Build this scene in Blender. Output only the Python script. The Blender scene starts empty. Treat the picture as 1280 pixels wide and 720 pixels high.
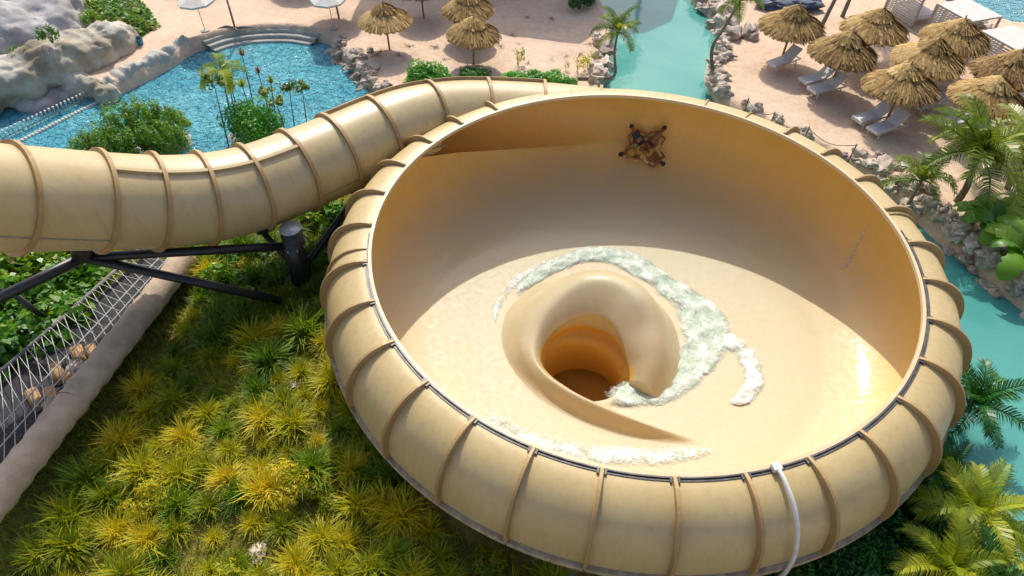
import bpy, bmesh, math, random
import numpy as np
from mathutils import Vector, Matrix, noise

rnd = random.Random(11)
nr = np.random.default_rng(11)
scene = bpy.context.scene
C = scene.collection
rad = math.radians

# ------------------------------------------------------------------ camera
# metres; origin = centre of the bowl's rim circle, x right, y away, z up (rim at z = 0)
CAM = np.array([0.0, -15.5255, 13.2418])
FW = np.array([-0.1678386, 0.67072212, -0.72246941])
RT = np.array([0.96689286, 0.25489937, 0.01202086])
UP = np.array([-0.19221965, 0.69653295, 0.69129838])
FPX = 824.68
cd = bpy.data.cameras.new('camera')
cam = bpy.data.objects.new('camera', cd)
C.objects.link(cam)
cam.matrix_world = Matrix(((RT[0], UP[0], -FW[0], CAM[0]), (RT[1], UP[1], -FW[1], CAM[1]),
                           (RT[2], UP[2], -FW[2], CAM[2]), (0, 0, 0, 1)))
cd.sensor_width = 36
cd.lens = 36 * FPX / 1280
cd.clip_start = 0.1
cd.clip_end = 1500
scene.camera = cam

# ------------------------------------------------------------------ light
SUN_EL, SUN_AZ = 46.0, 108.0           # sun stands far behind the bowl, a little to the left
world = bpy.data.worlds.new('World')
scene.world = world
world.use_nodes = True
wn = world.node_tree
sky = wn.nodes.new('ShaderNodeTexSky')
sky.sky_type = 'NISHITA'
sky.sun_disc = False
sky.air_density = 0.8
sky.dust_density = 3.0
sky.ozone_density = 0.6
sky.sun_elevation = rad(SUN_EL)
sky.sun_rotation = rad(90 - SUN_AZ)
wn.links.new(sky.outputs[0], wn.nodes['Background'].inputs[0])
wn.nodes['Background'].inputs[1].default_value = 0.15
sl = bpy.data.lights.new('sun', 'SUN')
sl.energy = 3.0
sl.angle = rad(0.53)
sl.color = (1.0, 0.95, 0.86)
sun = bpy.data.objects.new('sun', sl)
C.objects.link(sun)
sd = Vector((-math.cos(rad(SUN_EL)) * math.cos(rad(SUN_AZ)), -math.cos(rad(SUN_EL)) * math.sin(rad(SUN_AZ)), -math.sin(rad(SUN_EL))))
sun.rotation_euler = sd.to_track_quat('-Z', 'Y').to_euler()
scene.view_settings.view_transform = 'Standard'
scene.view_settings.look = 'None'
scene.view_settings.exposure = 0.36
scene.view_settings.gamma = 1.0
scene.cycles.max_bounces = 10
scene.cycles.diffuse_bounces = 6
scene.cycles.caustics_reflective = False
scene.cycles.caustics_refractive = False


def back(px, py, z):
    """point at height z seen at photo position (1280x720 units)"""
    d = FW + RT * (px - 640) / FPX + UP * (360 - py) / FPX
    return CAM + d * ((z - CAM[2]) / d[2])


def at(px, py, dep):
    return CAM + dep * (FW + RT * (px - 640) / FPX + UP * (360 - py) / FPX)


# ------------------------------------------------------------------ materials
def newmat(name):
    m = bpy.data.materials.new(name)
    m.use_nodes = True
    nt = m.node_tree
    return m, nt, nt.nodes['Principled BSDF'], nt.nodes['Material Output']


def ramp(nt, stops):
    r = nt.nodes.new('ShaderNodeValToRGB')
    el = r.color_ramp.elements
    while len(el) < len(stops):
        el.new(0.5)
    for e, (p, c) in zip(el, stops):
        e.position = p
        e.color = (c[0], c[1], c[2], 1)
    return r


def noise_node(nt, scale, detail=5, rough=0.55, dist=0.0, coord='Object', vec=None):
    n = nt.nodes.new('ShaderNodeTexNoise')
    n.inputs['Scale'].default_value = scale
    n.inputs['Detail'].default_value = detail
    n.inputs['Roughness'].default_value = rough
    n.inputs['Distortion'].default_value = dist
    if vec is None:
        tc = nt.nodes.new('ShaderNodeTexCoord')
        vec = tc.outputs[coord]
    nt.links.new(vec, n.inputs['Vector'])
    return n


def bump(nt, height, strength, dist, bsdf, prev=None):
    b = nt.nodes.new('ShaderNodeBump')
    b.inputs['Strength'].default_value = strength
    b.inputs['Distance'].default_value = dist
    nt.links.new(height, b.inputs['Height'])
    if prev is not None:
        nt.links.new(prev.outputs[0], b.inputs['Normal'])
    if bsdf is not None:
        nt.links.new(b.outputs[0], bsdf.inputs['Normal'])
    return b


def mixc(nt, fac, a, b, mode='MIX'):
    m = nt.nodes.new('ShaderNodeMix')
    m.data_type = 'RGBA'
    m.blend_type = mode
    for s, v in ((m.inputs[0], fac), (m.inputs[6], a), (m.inputs[7], b)):
        if isinstance(v, (int, float)):
            s.default_value = v
        elif isinstance(v, tuple):
            s.default_value = (v[0], v[1], v[2], 1)
        else:
            nt.links.new(v, s)
    return m.outputs[2]


def plain(name, c1, c2=None, scale=3.0, rough=0.6, bs=0.0, bscale=20.0, metal=0.0, coord='Object', detail=5, coat=0.0, rnd_obj=0.0, lo=0.35, hi=0.65):
    m, nt, b, o = newmat(name)
    c2 = c2 or tuple(0.75 * x for x in c1)
    n = noise_node(nt, scale, detail, coord=coord)
    r = ramp(nt, [(lo, c1), (hi, c2)])
    nt.links.new(n.outputs[0], r.inputs[0])
    col = r.outputs[0]
    if rnd_obj:
        oi = nt.nodes.new('ShaderNodeObjectInfo')
        hs = nt.nodes.new('ShaderNodeHueSaturation')
        mr = nt.nodes.new('ShaderNodeMapRange')
        mr.inputs[3].default_value = 1 - rnd_obj
        mr.inputs[4].default_value = 1 + rnd_obj
        nt.links.new(oi.outputs['Random'], mr.inputs[0])
        nt.links.new(mr.outputs[0], hs.inputs['Value'])
        nt.links.new(col, hs.inputs['Color'])
        col = hs.outputs[0]
    nt.links.new(col, b.inputs['Base Color'])
    b.inputs['Roughness'].default_value = rough
    b.inputs['Metallic'].default_value = metal
    b.inputs['Coat Weight'].default_value = coat
    if bs:
        n2 = noise_node(nt, bscale, 6, 0.6, coord=coord)
        bump(nt, n2.outputs[0], bs, 0.05, b)
    return m


def leafmat(name, stops, rough=0.5, trans=0.35, tcol=None, objvar=0.18):
    """foliage: every leaf its own tint (random per island), light passes through"""
    m, nt, b, o = newmat(name)
    g = nt.nodes.new('ShaderNodeNewGeometry')
    oi = nt.nodes.new('ShaderNodeObjectInfo')
    r = ramp(nt, stops)
    ad = nt.nodes.new('ShaderNodeMath')
    ad.operation = 'MULTIPLY_ADD'
    nt.links.new(oi.outputs['Random'], ad.inputs[0])
    ad.inputs[1].default_value = 0.45
    mm = nt.nodes.new('ShaderNodeMath')
    mm.operation = 'MULTIPLY'
    mm.inputs[1].default_value = 0.6
    nt.links.new(g.outputs['Random Per Island'], mm.inputs[0])
    nt.links.new(mm.outputs[0], ad.inputs[2])
    nt.links.new(ad.outputs[0], r.inputs[0])
    hs = nt.nodes.new('ShaderNodeHueSaturation')
    mr = nt.nodes.new('ShaderNodeMapRange')
    mr.inputs[3].default_value = 1 - objvar
    mr.inputs[4].default_value = 1 + objvar
    nt.links.new(oi.outputs['Random'], mr.inputs[0])
    nt.links.new(mr.outputs[0], hs.inputs['Value'])
    nt.links.new(r.outputs[0], hs.inputs['Color'])
    nt.links.new(hs.outputs[0], b.inputs['Base Color'])
    b.inputs['Roughness'].default_value = rough
    t = nt.nodes.new('ShaderNodeBsdfTranslucent')
    nt.links.new(mixc(nt, 1.0, hs.outputs[0], tcol or (1.3, 1.3, 0.5), 'MULTIPLY'), t.inputs[0])
    mx = nt.nodes.new('ShaderNodeMixShader')
    mx.inputs[0].default_value = trans
    nt.links.new(b.outputs[0], mx.inputs[1])
    nt.links.new(t.outputs[0], mx.inputs[2])
    nt.links.new(mx.outputs[0], o.inputs[0])
    return m


def fibreglass(name, base, dark, rough=0.34, streak=0.5, wet=0.0, pale=None):
    m, nt, b, o = newmat(name)
    tc = nt.nodes.new('ShaderNodeTexCoord')
    n1 = noise_node(nt, 0.55, 6, 0.6, 0.4, vec=tc.outputs['Object'])
    r1 = ramp(nt, [(0.38, base), (0.72, dark)])
    nt.links.new(n1.outputs[0], r1.inputs[0])
    c1 = r1.outputs[0]
    if pale:            # height blend paints in sky sheen on the floor, bounced gold on the wall
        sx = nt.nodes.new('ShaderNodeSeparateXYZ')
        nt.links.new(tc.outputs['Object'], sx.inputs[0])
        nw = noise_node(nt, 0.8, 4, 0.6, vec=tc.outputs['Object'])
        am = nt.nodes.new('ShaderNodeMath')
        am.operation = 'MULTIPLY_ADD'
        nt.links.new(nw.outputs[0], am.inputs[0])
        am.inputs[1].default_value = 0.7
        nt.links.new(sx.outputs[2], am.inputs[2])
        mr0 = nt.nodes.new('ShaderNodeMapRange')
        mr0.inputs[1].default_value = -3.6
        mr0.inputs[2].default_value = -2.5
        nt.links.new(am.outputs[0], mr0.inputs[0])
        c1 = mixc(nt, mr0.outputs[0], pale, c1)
    # vertical run-off grime
    mp = nt.nodes.new('ShaderNodeMapping')
    mp.inputs['Scale'].default_value = (5.0, 5.0, 0.5)
    nt.links.new(tc.outputs['Object'], mp.inputs[0])
    n2 = noise_node(nt, 1.0, 8, 0.65, vec=mp.outputs[0])
    r2 = ramp(nt, [(0.48, (1, 1, 1)), (0.80, (0.66, 0.60, 0.50))])
    nt.links.new(n2.outputs[0], r2.inputs[0])
    col = mixc(nt, streak, c1, r2.outputs[0], 'MULTIPLY')
    # small freckles of dirt
    n4 = noise_node(nt, 14.0, 4, 0.7, vec=tc.outputs['Object'])
    r4 = ramp(nt, [(0.66, (1, 1, 1)), (0.80, (0.75, 0.68, 0.55))])
    nt.links.new(n4.outputs[0], r4.inputs[0])
    col = mixc(nt, 0.5 * streak, col, r4.outputs[0], 'MULTIPLY')
    nt.links.new(col, b.inputs['Base Color'])
    r3 = ramp(nt, [(0.3, (rough * 0.8,) * 3), (0.7, (rough * 1.35,) * 3)])
    nt.links.new(n2.outputs[0], r3.inputs[0])
    nt.links.new(r3.outputs[0], b.inputs['Roughness'])
    n5 = noise_node(nt, 2.2, 3, 0.5, vec=tc.outputs['Object'])
    bp = bump(nt, n5.outputs[0], 0.10, 0.05, b)
    if wet:
        n6 = noise_node(nt, 6.0, 5, 0.6, 0.6, vec=tc.outputs['Object'])
        bp2 = bump(nt, n6.outputs[0], wet, 0.03, None, bp)
        b.inputs['Coat Weight'].default_value = 0.22
        b.inputs['Specular IOR Level'].default_value = 0.3
        b.inputs['Coat Roughness'].default_value = 0.07
        nt.links.new(bp2.outputs[0], b.inputs['Coat Normal'])
    return m


MT = {}
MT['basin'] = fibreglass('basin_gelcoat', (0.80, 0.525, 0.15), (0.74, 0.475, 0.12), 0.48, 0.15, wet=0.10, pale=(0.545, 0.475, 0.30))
MT['hood'] = fibreglass('hood_gelcoat', (0.555, 0.475, 0.295), (0.50, 0.41, 0.235), 0.42, 0.2, wet=0.08)
MT['chute'] = fibreglass('chute_gelcoat', (0.72, 0.45, 0.10), (0.66, 0.40, 0.08), 0.42, 0.2)  # golden tone paints in the light bounced around inside the drain
MT['panel'] = fibreglass('panel_gelcoat', (0.56, 0.43, 0.205), (0.49, 0.365, 0.16), 0.40, 0.5)
MT['tube'] = fibreglass('tube_gelcoat', (0.565, 0.445, 0.24), (0.48, 0.365, 0.175), 0.36, 0.5)
MT['rib'] = fibreglass('rib_laminate', (0.44, 0.29, 0.12), (0.33, 0.21, 0.085), 0.5, 0.6)
MT['flange'] = plain('weathered_flange', (0.52, 0.41, 0.27), (0.30, 0.23, 0.15), 4.0, 0.7, 0.3, 30)
MT['lip'] = fibreglass('rim_lip', (0.70, 0.55, 0.33), (0.60, 0.45, 0.25), 0.4, 0.4)
MT['gasket'] = plain('dark_rim_rail', (0.06, 0.056, 0.055), (0.14, 0.13, 0.12), 5.0, 0.45, 0.1, 40, metal=0.3)
MT['seam'] = plain('grey_seam', (0.36, 0.31, 0.26), (0.25, 0.21, 0.17), 6.0, 0.55)
MT['white_pipe'] = plain('white_pvc', (0.72, 0.70, 0.64), (0.62, 0.60, 0.54), 6.0, 0.4)
MT['black_steel'] = plain('black_painted_steel', (0.012, 0.012, 0.014), (0.03, 0.028, 0.026), 4.0, 0.38, 0.08, 60)
MT['galv'] = plain('galvanised_cap', (0.50, 0.52, 0.54), (0.38, 0.40, 0.42), 5.0, 0.45, metal=0.4)
MT['canvas'] = plain('tan_canvas', (0.50, 0.39, 0.28), (0.38, 0.29, 0.20), 2.0, 0.85, 0.5, 14)
MT['rope'] = plain('pale_rope', (0.60, 0.58, 0.53), (0.42, 0.40, 0.37), 12.0, 0.9, 0.4, 80)
MT['deck_dark'] = plain('black_mesh_deck', (0.018, 0.018, 0.022), (0.04, 0.04, 0.045), 6.0, 0.8, 0.4, 60)
MT['cable_grey'] = plain('grey_cable_cover', (0.20, 0.19, 0.18), (0.12, 0.115, 0.11), 6.0, 0.8, 0.3, 40)
MT['rock'] = plain('pale_rock', (0.64, 0.55, 0.46), (0.33, 0.265, 0.20), 1.5, 0.9, 0.9, 5.0, detail=9, rnd_obj=0.25)
MT['rock_grey'] = plain('grey_sprayed_rock', (0.47, 0.45, 0.44), (0.27, 0.25, 0.24), 0.9, 0.9, 0.8, 3.0, detail=10)
MT['rock_ledge'] = plain('stained_ledge_rock', (0.56, 0.53, 0.45), (0.30, 0.25, 0.17), 0.7, 0.9, 0.9, 3.0, detail=10)
MT['concrete'] = plain('pool_concrete', (0.50, 0.47, 0.41), (0.36, 0.36, 0.32), 1.2, 0.85, 0.5, 9.0)
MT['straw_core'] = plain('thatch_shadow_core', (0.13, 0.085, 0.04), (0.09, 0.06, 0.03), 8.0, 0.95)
MT['wood'] = plain('pole_wood', (0.38, 0.26, 0.14), (0.24, 0.155, 0.08), 6.0, 0.8, 0.4, 25)
MT['bark'] = plain('palm_bark', (0.27, 0.22, 0.17), (0.14, 0.11, 0.08), 7.0, 0.9, 0.8, 18)
MT['driftwood'] = plain('driftwood', (0.33, 0.28, 0.23), (0.18, 0.145, 0.11), 5.0, 0.9, 0.7, 20)
MT['white'] = plain('white_sling', (0.74, 0.74, 0.74), (0.64, 0.64, 0.65), 4.0, 0.6)
MT['white_frame'] = plain('white_frame', (0.66, 0.65, 0.62), (0.54, 0.53, 0.50), 4.0, 0.5)
MT['greige'] = plain('greige_slats', (0.47, 0.40, 0.33), (0.37, 0.31, 0.25), 3.0, 0.6)
MT['umbrella'] = plain('umbrella_cloth', (0.66, 0.63, 0.57), (0.56, 0.53, 0.47), 3.0, 0.8)
MT['blue_cloth'] = plain('blue_cover', (0.10, 0.14, 0.22), (0.045, 0.06, 0.10), 3.0, 0.6, 0.6, 9)
MT['teal'] = plain('teal_plastic', (0.02, 0.24, 0.32), (0.015, 0.17, 0.24), 3.0, 0.4)
MT['raft'] = plain('raft_vinyl', (0.70, 0.46, 0.15), (0.62, 0.40, 0.12), 3.0, 0.35)
MT['cushion'] = plain('tan_cushion', (0.45, 0.28, 0.13), (0.36, 0.21, 0.09), 3.0, 0.85, 0.3, 12)
MT['pebble'] = plain('white_pebble', (0.62, 0.60, 0.56), (0.45, 0.43, 0.40), 4.0, 0.8)
MT['skin_a'] = plain('skin_bronze', (0.34, 0.13, 0.04), (0.26, 0.095, 0.028), 6.0, 0.32)
MT['skin_b'] = plain('skin_brown', (0.25, 0.09, 0.03), (0.19, 0.065, 0.02), 6.0, 0.32)
MT['skin_c'] = plain('skin_tan', (0.36, 0.155, 0.055), (0.28, 0.115, 0.04), 6.0, 0.32)
MT['hair'] = plain('wet_dark_hair', (0.012, 0.009, 0.008), (0.02, 0.014, 0.011), 20.0, 0.35)
MT['swim_dark'] = plain('navy_swimwear', (0.015, 0.02, 0.04), (0.03, 0.035, 0.06), 9.0, 0.55)
MT['swim_red'] = plain('maroon_swimwear', (0.14, 0.025, 0.015), (0.09, 0.018, 0.012), 9.0, 0.55)
MT['swim_yellow'] = plain('mustard_swimwear', (0.50, 0.34, 0.06), (0.40, 0.26, 0.04), 9.0, 0.55)
MT['dry'] = leafmat('dry_twigs', [(0.0, (0.10, 0.07, 0.045)), (1.0, (0.24, 0.18, 0.11))], 0.9, 0.05)
MT['thatch'] = leafmat('straw_thatch', [(0.0, (0.10, 0.055, 0.018)), (0.35, (0.34, 0.20, 0.062)), (0.75, (0.58, 0.39, 0.14)), (1.0, (0.68, 0.50, 0.23))], 0.85, 0.08, (1, 0.9, 0.6), 0.10)
MT['grass_y'] = leafmat('yellow_green_grass', [(0.0, (0.10, 0.20, 0.006)), (0.35, (0.29, 0.37, 0.01)), (0.75, (0.58, 0.49, 0.013)), (1.0, (0.62, 0.43, 0.03))], 0.55, 0.42)
MT['grass_g'] = leafmat('green_grass', [(0.0, (0.05, 0.14, 0.008)), (0.5, (0.15, 0.28, 0.012)), (1.0, (0.34, 0.38, 0.015))], 0.5, 0.4)
MT['leaf_bright'] = leafmat('bright_broad_leaf', [(0.0, (0.035, 0.15, 0.008)), (0.5, (0.10, 0.28, 0.015)), (0.92, (0.26, 0.36, 0.02)), (1.0, (0.42, 0.34, 0.05))], 0.4, 0.35)
MT['leaf_dark'] = leafmat('dark_shrub_leaf', [(0.0, (0.014, 0.085, 0.014)), (0.6, (0.03, 0.17, 0.02)), (1.0, (0.07, 0.27, 0.025))], 0.42, 0.25)
MT['leaf_hedge'] = leafmat('hedge_leaf', [(0.0, (0.025, 0.16, 0.01)), (0.6, (0.06, 0.30, 0.012)), (1.0, (0.19, 0.44, 0.02))], 0.42, 0.3)
MT['bamboo'] = leafmat('bamboo_leaf', [(0.0, (0.035, 0.15, 0.018)), (0.6, (0.11, 0.28, 0.025)), (1.0, (0.36, 0.42, 0.04))], 0.5, 0.4)
MT['frond'] = leafmat('palm_leaflet', [(0.0, (0.06, 0.12, 0.012)), (0.5, (0.15, 0.235, 0.02)), (1.0, (0.38, 0.36, 0.05))], 0.38, 0.35)
MT['frond_dark'] = leafmat('green_palm_leaflet', [(0.0, (0.012, 0.085, 0.018)), (0.6, (0.03, 0.16, 0.025)), (1.0, (0.14, 0.24, 0.025))], 0.38, 0.3)
MT['frond_yellow'] = leafmat('yellow_palm_leaflet', [(0.0, (0.13, 0.25, 0.012)), (0.5, (0.28, 0.36, 0.018)), (1.0, (0.46, 0.42, 0.03))], 0.42, 0.4)
MT['stem_green'] = plain('green_stem', (0.16, 0.20, 0.05), (0.22, 0.17, 0.06), 8.0, 0.6)
MT['dry_head'] = leafmat('brown_flower_head', [(0.0, (0.20, 0.12, 0.07)), (1.0, (0.40, 0.28, 0.17))], 0.8, 0.2, (1, 0.9, 0.7))


def water_material(name, shallow, deep, wave_scale, wave, rough, patch=0.25, d1=0.25, d2=0.08):
    m, nt, b, o = newmat(name)
    tc = nt.nodes.new('ShaderNodeTexCoord')
    n = noise_node(nt, patch, 4, 0.5, 0.8, vec=tc.outputs['Object'])
    r = ramp(nt, [(0.35, shallow), (0.68, deep)])
    nt.links.new(n.outputs[0], r.inputs[0])
    nt.links.new(r.outputs[0], b.inputs['Base Color'])
    b.inputs['Roughness'].default_value = rough
    b.inputs['IOR'].default_value = 1.33
    w1 = noise_node(nt, wave_scale, 3, 0.55, 0.7, vec=tc.outputs['Object'])
    w2 = noise_node(nt, wave_scale * 3.1, 3, 0.5, 0.5, vec=tc.outputs['Object'])
    b1 = bump(nt, w1.outputs[0], wave, d1, None)
    bump(nt, w2.outputs[0], wave * 0.7, d2, b, b1)
    return m


MT['pool_water'] = water_material('pool_water', (0.17, 0.52, 0.60), (0.07, 0.38, 0.50), 2.6, 1.0, 0.07, 0.25, 0.62, 0.22)
MT['river_water'] = water_material('river_water', (0.125, 0.38, 0.32), (0.07, 0.30, 0.27), 0.8, 0.10, 0.10, 0.16)


# foam / running water on the bowl floor
def foam_material():
    m, nt, b, o = newmat('foam_water')
    tc = nt.nodes.new('ShaderNodeTexCoord')
    n1 = noise_node(nt, 1.1, 5, 0.6, 1.0, vec=tc.outputs['Object'])
    n2 = noise_node(nt, 7.0, 6, 0.7, 1.6, vec=tc.outputs['Object'])
    at_ = nt.nodes.new('ShaderNodeAttribute')
    at_.attribute_name = 'white'
    ad = nt.nodes.new('ShaderNodeMath')
    ad.operation = 'ADD'
    nt.links.new(at_.outputs['Fac'], ad.inputs[0])
    nt.links.new(n2.outputs[0], ad.inputs[1])
    r = ramp(nt, [(0.42, (0.36, 0.46, 0.34)), (0.60, (0.58, 0.64, 0.54)), (0.78, (0.82, 0.84, 0.81))])
    sc = nt.nodes.new('ShaderNodeMath')
    sc.operation = 'MULTIPLY'
    sc.inputs[1].default_value = 0.85
    nt.links.new(ad.outputs[0], sc.inputs[0])
    nt.links.new(sc.outputs[0], r.inputs[0])
    nt.links.new(r.outputs[0], b.inputs['Base Color'])
    b.inputs['Roughness'].default_value = 0.22
    b1 = bump(nt, n1.outputs[0], 0.3, 0.1, None)
    bump(nt, n2.outputs[0], 0.7, 0.05, b, b1)
    # holes: thin sheets break up
    cov = nt.nodes.new('ShaderNodeAttribute')
    cov.attribute_name = 'cover'
    n3 = noise_node(nt, 4.5, 8, 0.75, 1.2, vec=tc.outputs['Object'])
    a2 = nt.nodes.new('ShaderNodeMath')
    a2.operation = 'ADD'
    nt.links.new(cov.outputs['Fac'], a2.inputs[0])
    nt.links.new(n3.outputs[0], a2.inputs[1])
    mr = nt.nodes.new('ShaderNodeMapRange')
    mr.inputs[1].default_value = 0.74
    mr.inputs[2].default_value = 1.06
    nt.links.new(a2.outputs[0], mr.inputs[0])
    nt.links.new(mr.outputs[0], b.inputs['Alpha'])
    return m


MT['foam'] = foam_material()


def ground_material():
    m, nt, b, o = newmat('sand_and_soil')
    tc = nt.nodes.new('ShaderNodeTexCoord')
    n1 = noise_node(nt, 0.35, 6, 0.6, 0.5, vec=tc.outputs['Object'])
    r1 = ramp(nt, [(0.35, (0.74, 0.555, 0.41)), (0.62, (0.69, 0.50, 0.35)), (0.8, (0.58, 0.42, 0.29))])
    nt.links.new(n1.outputs[0], r1.inputs[0])
    n2 = noise_node(nt, 3.0, 8, 0.7, vec=tc.outputs['Object'])
    r2 = ramp(nt, [(0.40, (1.0, 1.0, 1.0)), (0.75, (0.72, 0.68, 0.64))])
    nt.links.new(n2.outputs[0], r2.inputs[0])
    sand = mixc(nt, 0.8, r1.outputs[0], r2.outputs[0], 'MULTIPLY')
    n3 = noise_node(nt, 1.6, 8, 0.7, 0.5, vec=tc.outputs['Object'])
    r3 = ramp(nt, [(0.28, (0.06, 0.05, 0.018)), (0.46, (0.17, 0.14, 0.03)), (0.62, (0.24, 0.20, 0.03)), (0.80, (0.45, 0.33, 0.20))])
    nt.links.new(n3.outputs[0], r3.inputs[0])
    a = nt.nodes.new('ShaderNodeAttribute')
    a.attribute_name = 'soil'
    n4 = noise_node(nt, 2.0, 5, 0.6, vec=tc.outputs['Object'])
    ad = nt.nodes.new('ShaderNodeMath')
    ad.operation = 'ADD'
    nt.links.new(a.outputs['Fac'], ad.inputs[0])
    nt.links.new(n4.outputs[0], ad.inputs[1])
    mr = nt.nodes.new('ShaderNodeMapRange')
    mr.inputs[1].default_value = 0.85
    mr.inputs[2].default_value = 1.1
    nt.links.new(ad.outputs[0], mr.inputs[0])
    nt.links.new(mixc(nt, mr.outputs[0], sand, r3.outputs[0]), b.inputs['Base Color'])
    b.inputs['Roughness'].default_value = 0.95
    b1 = bump(nt, n2.outputs[0], 0.55, 0.12, None)
    n5 = noise_node(nt, 30, 4, 0.7, vec=tc.outputs['Object'])
    bump(nt, n5.outputs[0], 0.4, 0.02, b, b1)
    return m


MT['ground'] = ground_material()


# ------------------------------------------------------------------ mesh helpers
def mesh_np(name, V, Fq, smooth=False):
    """V (n,3), Fq list of faces or an (m,k) array"""
    me = bpy.data.meshes.new(name)
    V = np.asarray(V, dtype=np.float32)
    if isinstance(Fq, np.ndarray):
        k = Fq.shape[1]
        m = len(Fq)
        me.vertices.add(len(V))
        me.vertices.foreach_set('co', V.ravel())
        me.loops.add(m * k)
        me.loops.foreach_set('vertex_index', Fq.astype(np.int32).ravel())
        me.polygons.add(m)
        me.polygons.foreach_set('loop_start', np.arange(0, m * k, k, dtype=np.int32))
        me.update(calc_edges=True)
    else:
        me.from_pydata([tuple(map(float, v)) for v in V], [], Fq)
    if smooth:
        me.polygons.foreach_set('use_smooth', np.ones(len(me.polygons), dtype=bool))
    me.update()
    return me


def link(name, me, mat=None, parent=None, smooth=None):
    o = bpy.data.objects.new(name, me)
    C.objects.link(o)
    if mat is not None and me is not None and not me.materials:
        me.materials.append(MT[mat] if isinstance(mat, str) else mat)
    if parent is not None:
        o.parent = parent
    return o


def tag(o, label, cat, group=None):
    o['label'] = label
    o['category'] = cat
    if group:
        o['group'] = group
    return o


def thing(name, label, cat, loc=(0, 0, 0), rz=0.0, group=None):
    o = bpy.data.objects.new(name, None)
    o.empty_display_size = 0.2
    C.objects.link(o)
    o.location = tuple(float(v) for v in loc)
    o.rotation_euler = (0, 0, rz)
    return tag(o, label, cat, group)


def struct(o):
    o['kind'] = 'structure'
    return o


def dup(root, loc, rz=0.0, scale=1.0, label=None, group=None):
    r = root.copy()
    C.objects.link(r)
    r.location = tuple(float(v) for v in loc)
    r.rotation_euler = (0, 0, rz)
    r.scale = (scale,) * 3 if isinstance(scale, (int, float)) else scale
    if label:
        r['label'] = label
    if group:
        r['group'] = group
    for ch in list(root.children):
        c = ch.copy()
        C.objects.link(c)
        c.parent = r
        for g in ch.children:
            d = g.copy()
            C.objects.link(d)
            d.parent = c
    return r


class MB:
    """collects boxes, bars, tubes and quads into one mesh"""
    def __init__(s):
        s.v = []
        s.f = []

    def add(s, vs, fs):
        n = len(s.v)
        s.v += [tuple(map(float, v)) for v in vs]
        s.f += [tuple(i + n for i in f) for f in fs]
        return s

    def box(s, c, d, rot=None):
        vs = [Vector((x * d[0] / 2, y * d[1] / 2, z * d[2] / 2)) for x in (-1, 1) for y in (-1, 1) for z in (-1, 1)]
        if rot is not None:
            vs = [rot @ v for v in vs]
        vs = [v + Vector(c) for v in vs]
        return s.add(vs, [(0, 1, 3, 2), (4, 6, 7, 5), (0, 4, 5, 1), (2, 3, 7, 6), (0, 2, 6, 4), (1, 5, 7, 3)])

    def tube(s, pts, r, seg=8, cap=True):
        pts = [Vector(p) for p in pts]
        rs = r if isinstance(r, (list, tuple)) else [r] * len(pts)
        rings = []
        ref = None
        for i, p in enumerate(pts):
            t = (pts[min(i + 1, len(pts) - 1)] - pts[max(i - 1, 0)]).normalized()
            if ref is None:
                ref = Vector((0, 0, 1)) if abs(t.z) < 0.9 else Vector((1, 0, 0))
            a = t.cross(ref).normalized()
            b = a.cross(t).normalized()
            ref = b
            rings.append([p + (a * math.cos(2 * math.pi * k / seg) + b * math.sin(2 * math.pi * k / seg)) * rs[i] for k in range(seg)])
        vs = [v for rg in rings for v in rg]
        fs = []
        for i in range(len(pts) - 1):
            for k in range(seg):
                k2 = (k + 1) % seg
                fs.append((i * seg + k, i * seg + k2, (i + 1) * seg + k2, (i + 1) * seg + k))
        if cap:
            fs.append(tuple(range(seg))[::-1])
            fs.append(tuple((len(pts) - 1) * seg + k for k in range(seg)))
        return s.add(vs, fs)

    def mesh(s, name, smooth=False):
        me = bpy.data.meshes.new(name)
        me.from_pydata(s.v, [], s.f)
        if smooth:
            me.polygons.foreach_set('use_smooth', np.ones(len(me.polygons), dtype=bool))
        me.update()
        return me

    def build(s, name, mat, parent=None, smooth=False):
        return link(name, s.mesh(name, smooth), mat, parent)


def grid_faces(n, m, wrap_m=False, wrap_n=False):
    i = np.arange(n if wrap_n else n - 1)[:, None]
    j = np.arange(m if wrap_m else m - 1)[None, :]
    a = i * m + j
    b = i * m + (j + 1) % m
    c = ((i + 1) % n) * m + (j + 1) % m
    d = ((i + 1) % n) * m + j
    a, b, c, d = np.broadcast_arrays(a, b, c, d)
    return np.stack([a, b, c, d], -1).reshape(-1, 4)


def catmull(P, n, closed=False):
    """resample control points to n points along a Catmull-Rom curve"""
    P = np.asarray(P, float)
    if closed:
        Q = np.vstack([P[-1:], P, P[:2]])
        segs = len(P)
    else:
        Q = np.vstack([2 * P[:1] - P[1:2], P, 2 * P[-1:] - P[-2:-1]])
        segs = len(P) - 1
    t = np.linspace(0, segs, n, endpoint=not closed)
    i = np.minimum(t.astype(int), segs - 1)
    u = (t - i)[:, None]
    p0, p1, p2, p3 = Q[i], Q[i + 1], Q[i + 2], Q[i + 3]
    return 0.5 * (2 * p1 + (p2 - p0) * u + (2 * p0 - 5 * p1 + 4 * p2 - p3) * u ** 2 + (3 * p1 - p0 - 3 * p2 + p3) * u ** 3)


def even(P, n):
    """n points evenly spaced by arc length"""
    P = np.asarray(P, float)
    s = np.r_[0, np.cumsum(np.linalg.norm(np.diff(P, axis=0), axis=1))]
    t = np.linspace(0, s[-1], n)
    return np.stack([np.interp(t, s, P[:, k]) for k in range(P.shape[1])], 1)


def applied(o):
    """bake the modifiers of an object into its mesh"""
    dg = bpy.context.evaluated_depsgraph_get()
    dg.update()
    me = bpy.data.meshes.new_from_object(o.evaluated_get(dg))
    old = o.data
    o.modifiers.clear()
    o.data = me
    bpy.data.meshes.remove(old)
    return o


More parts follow.
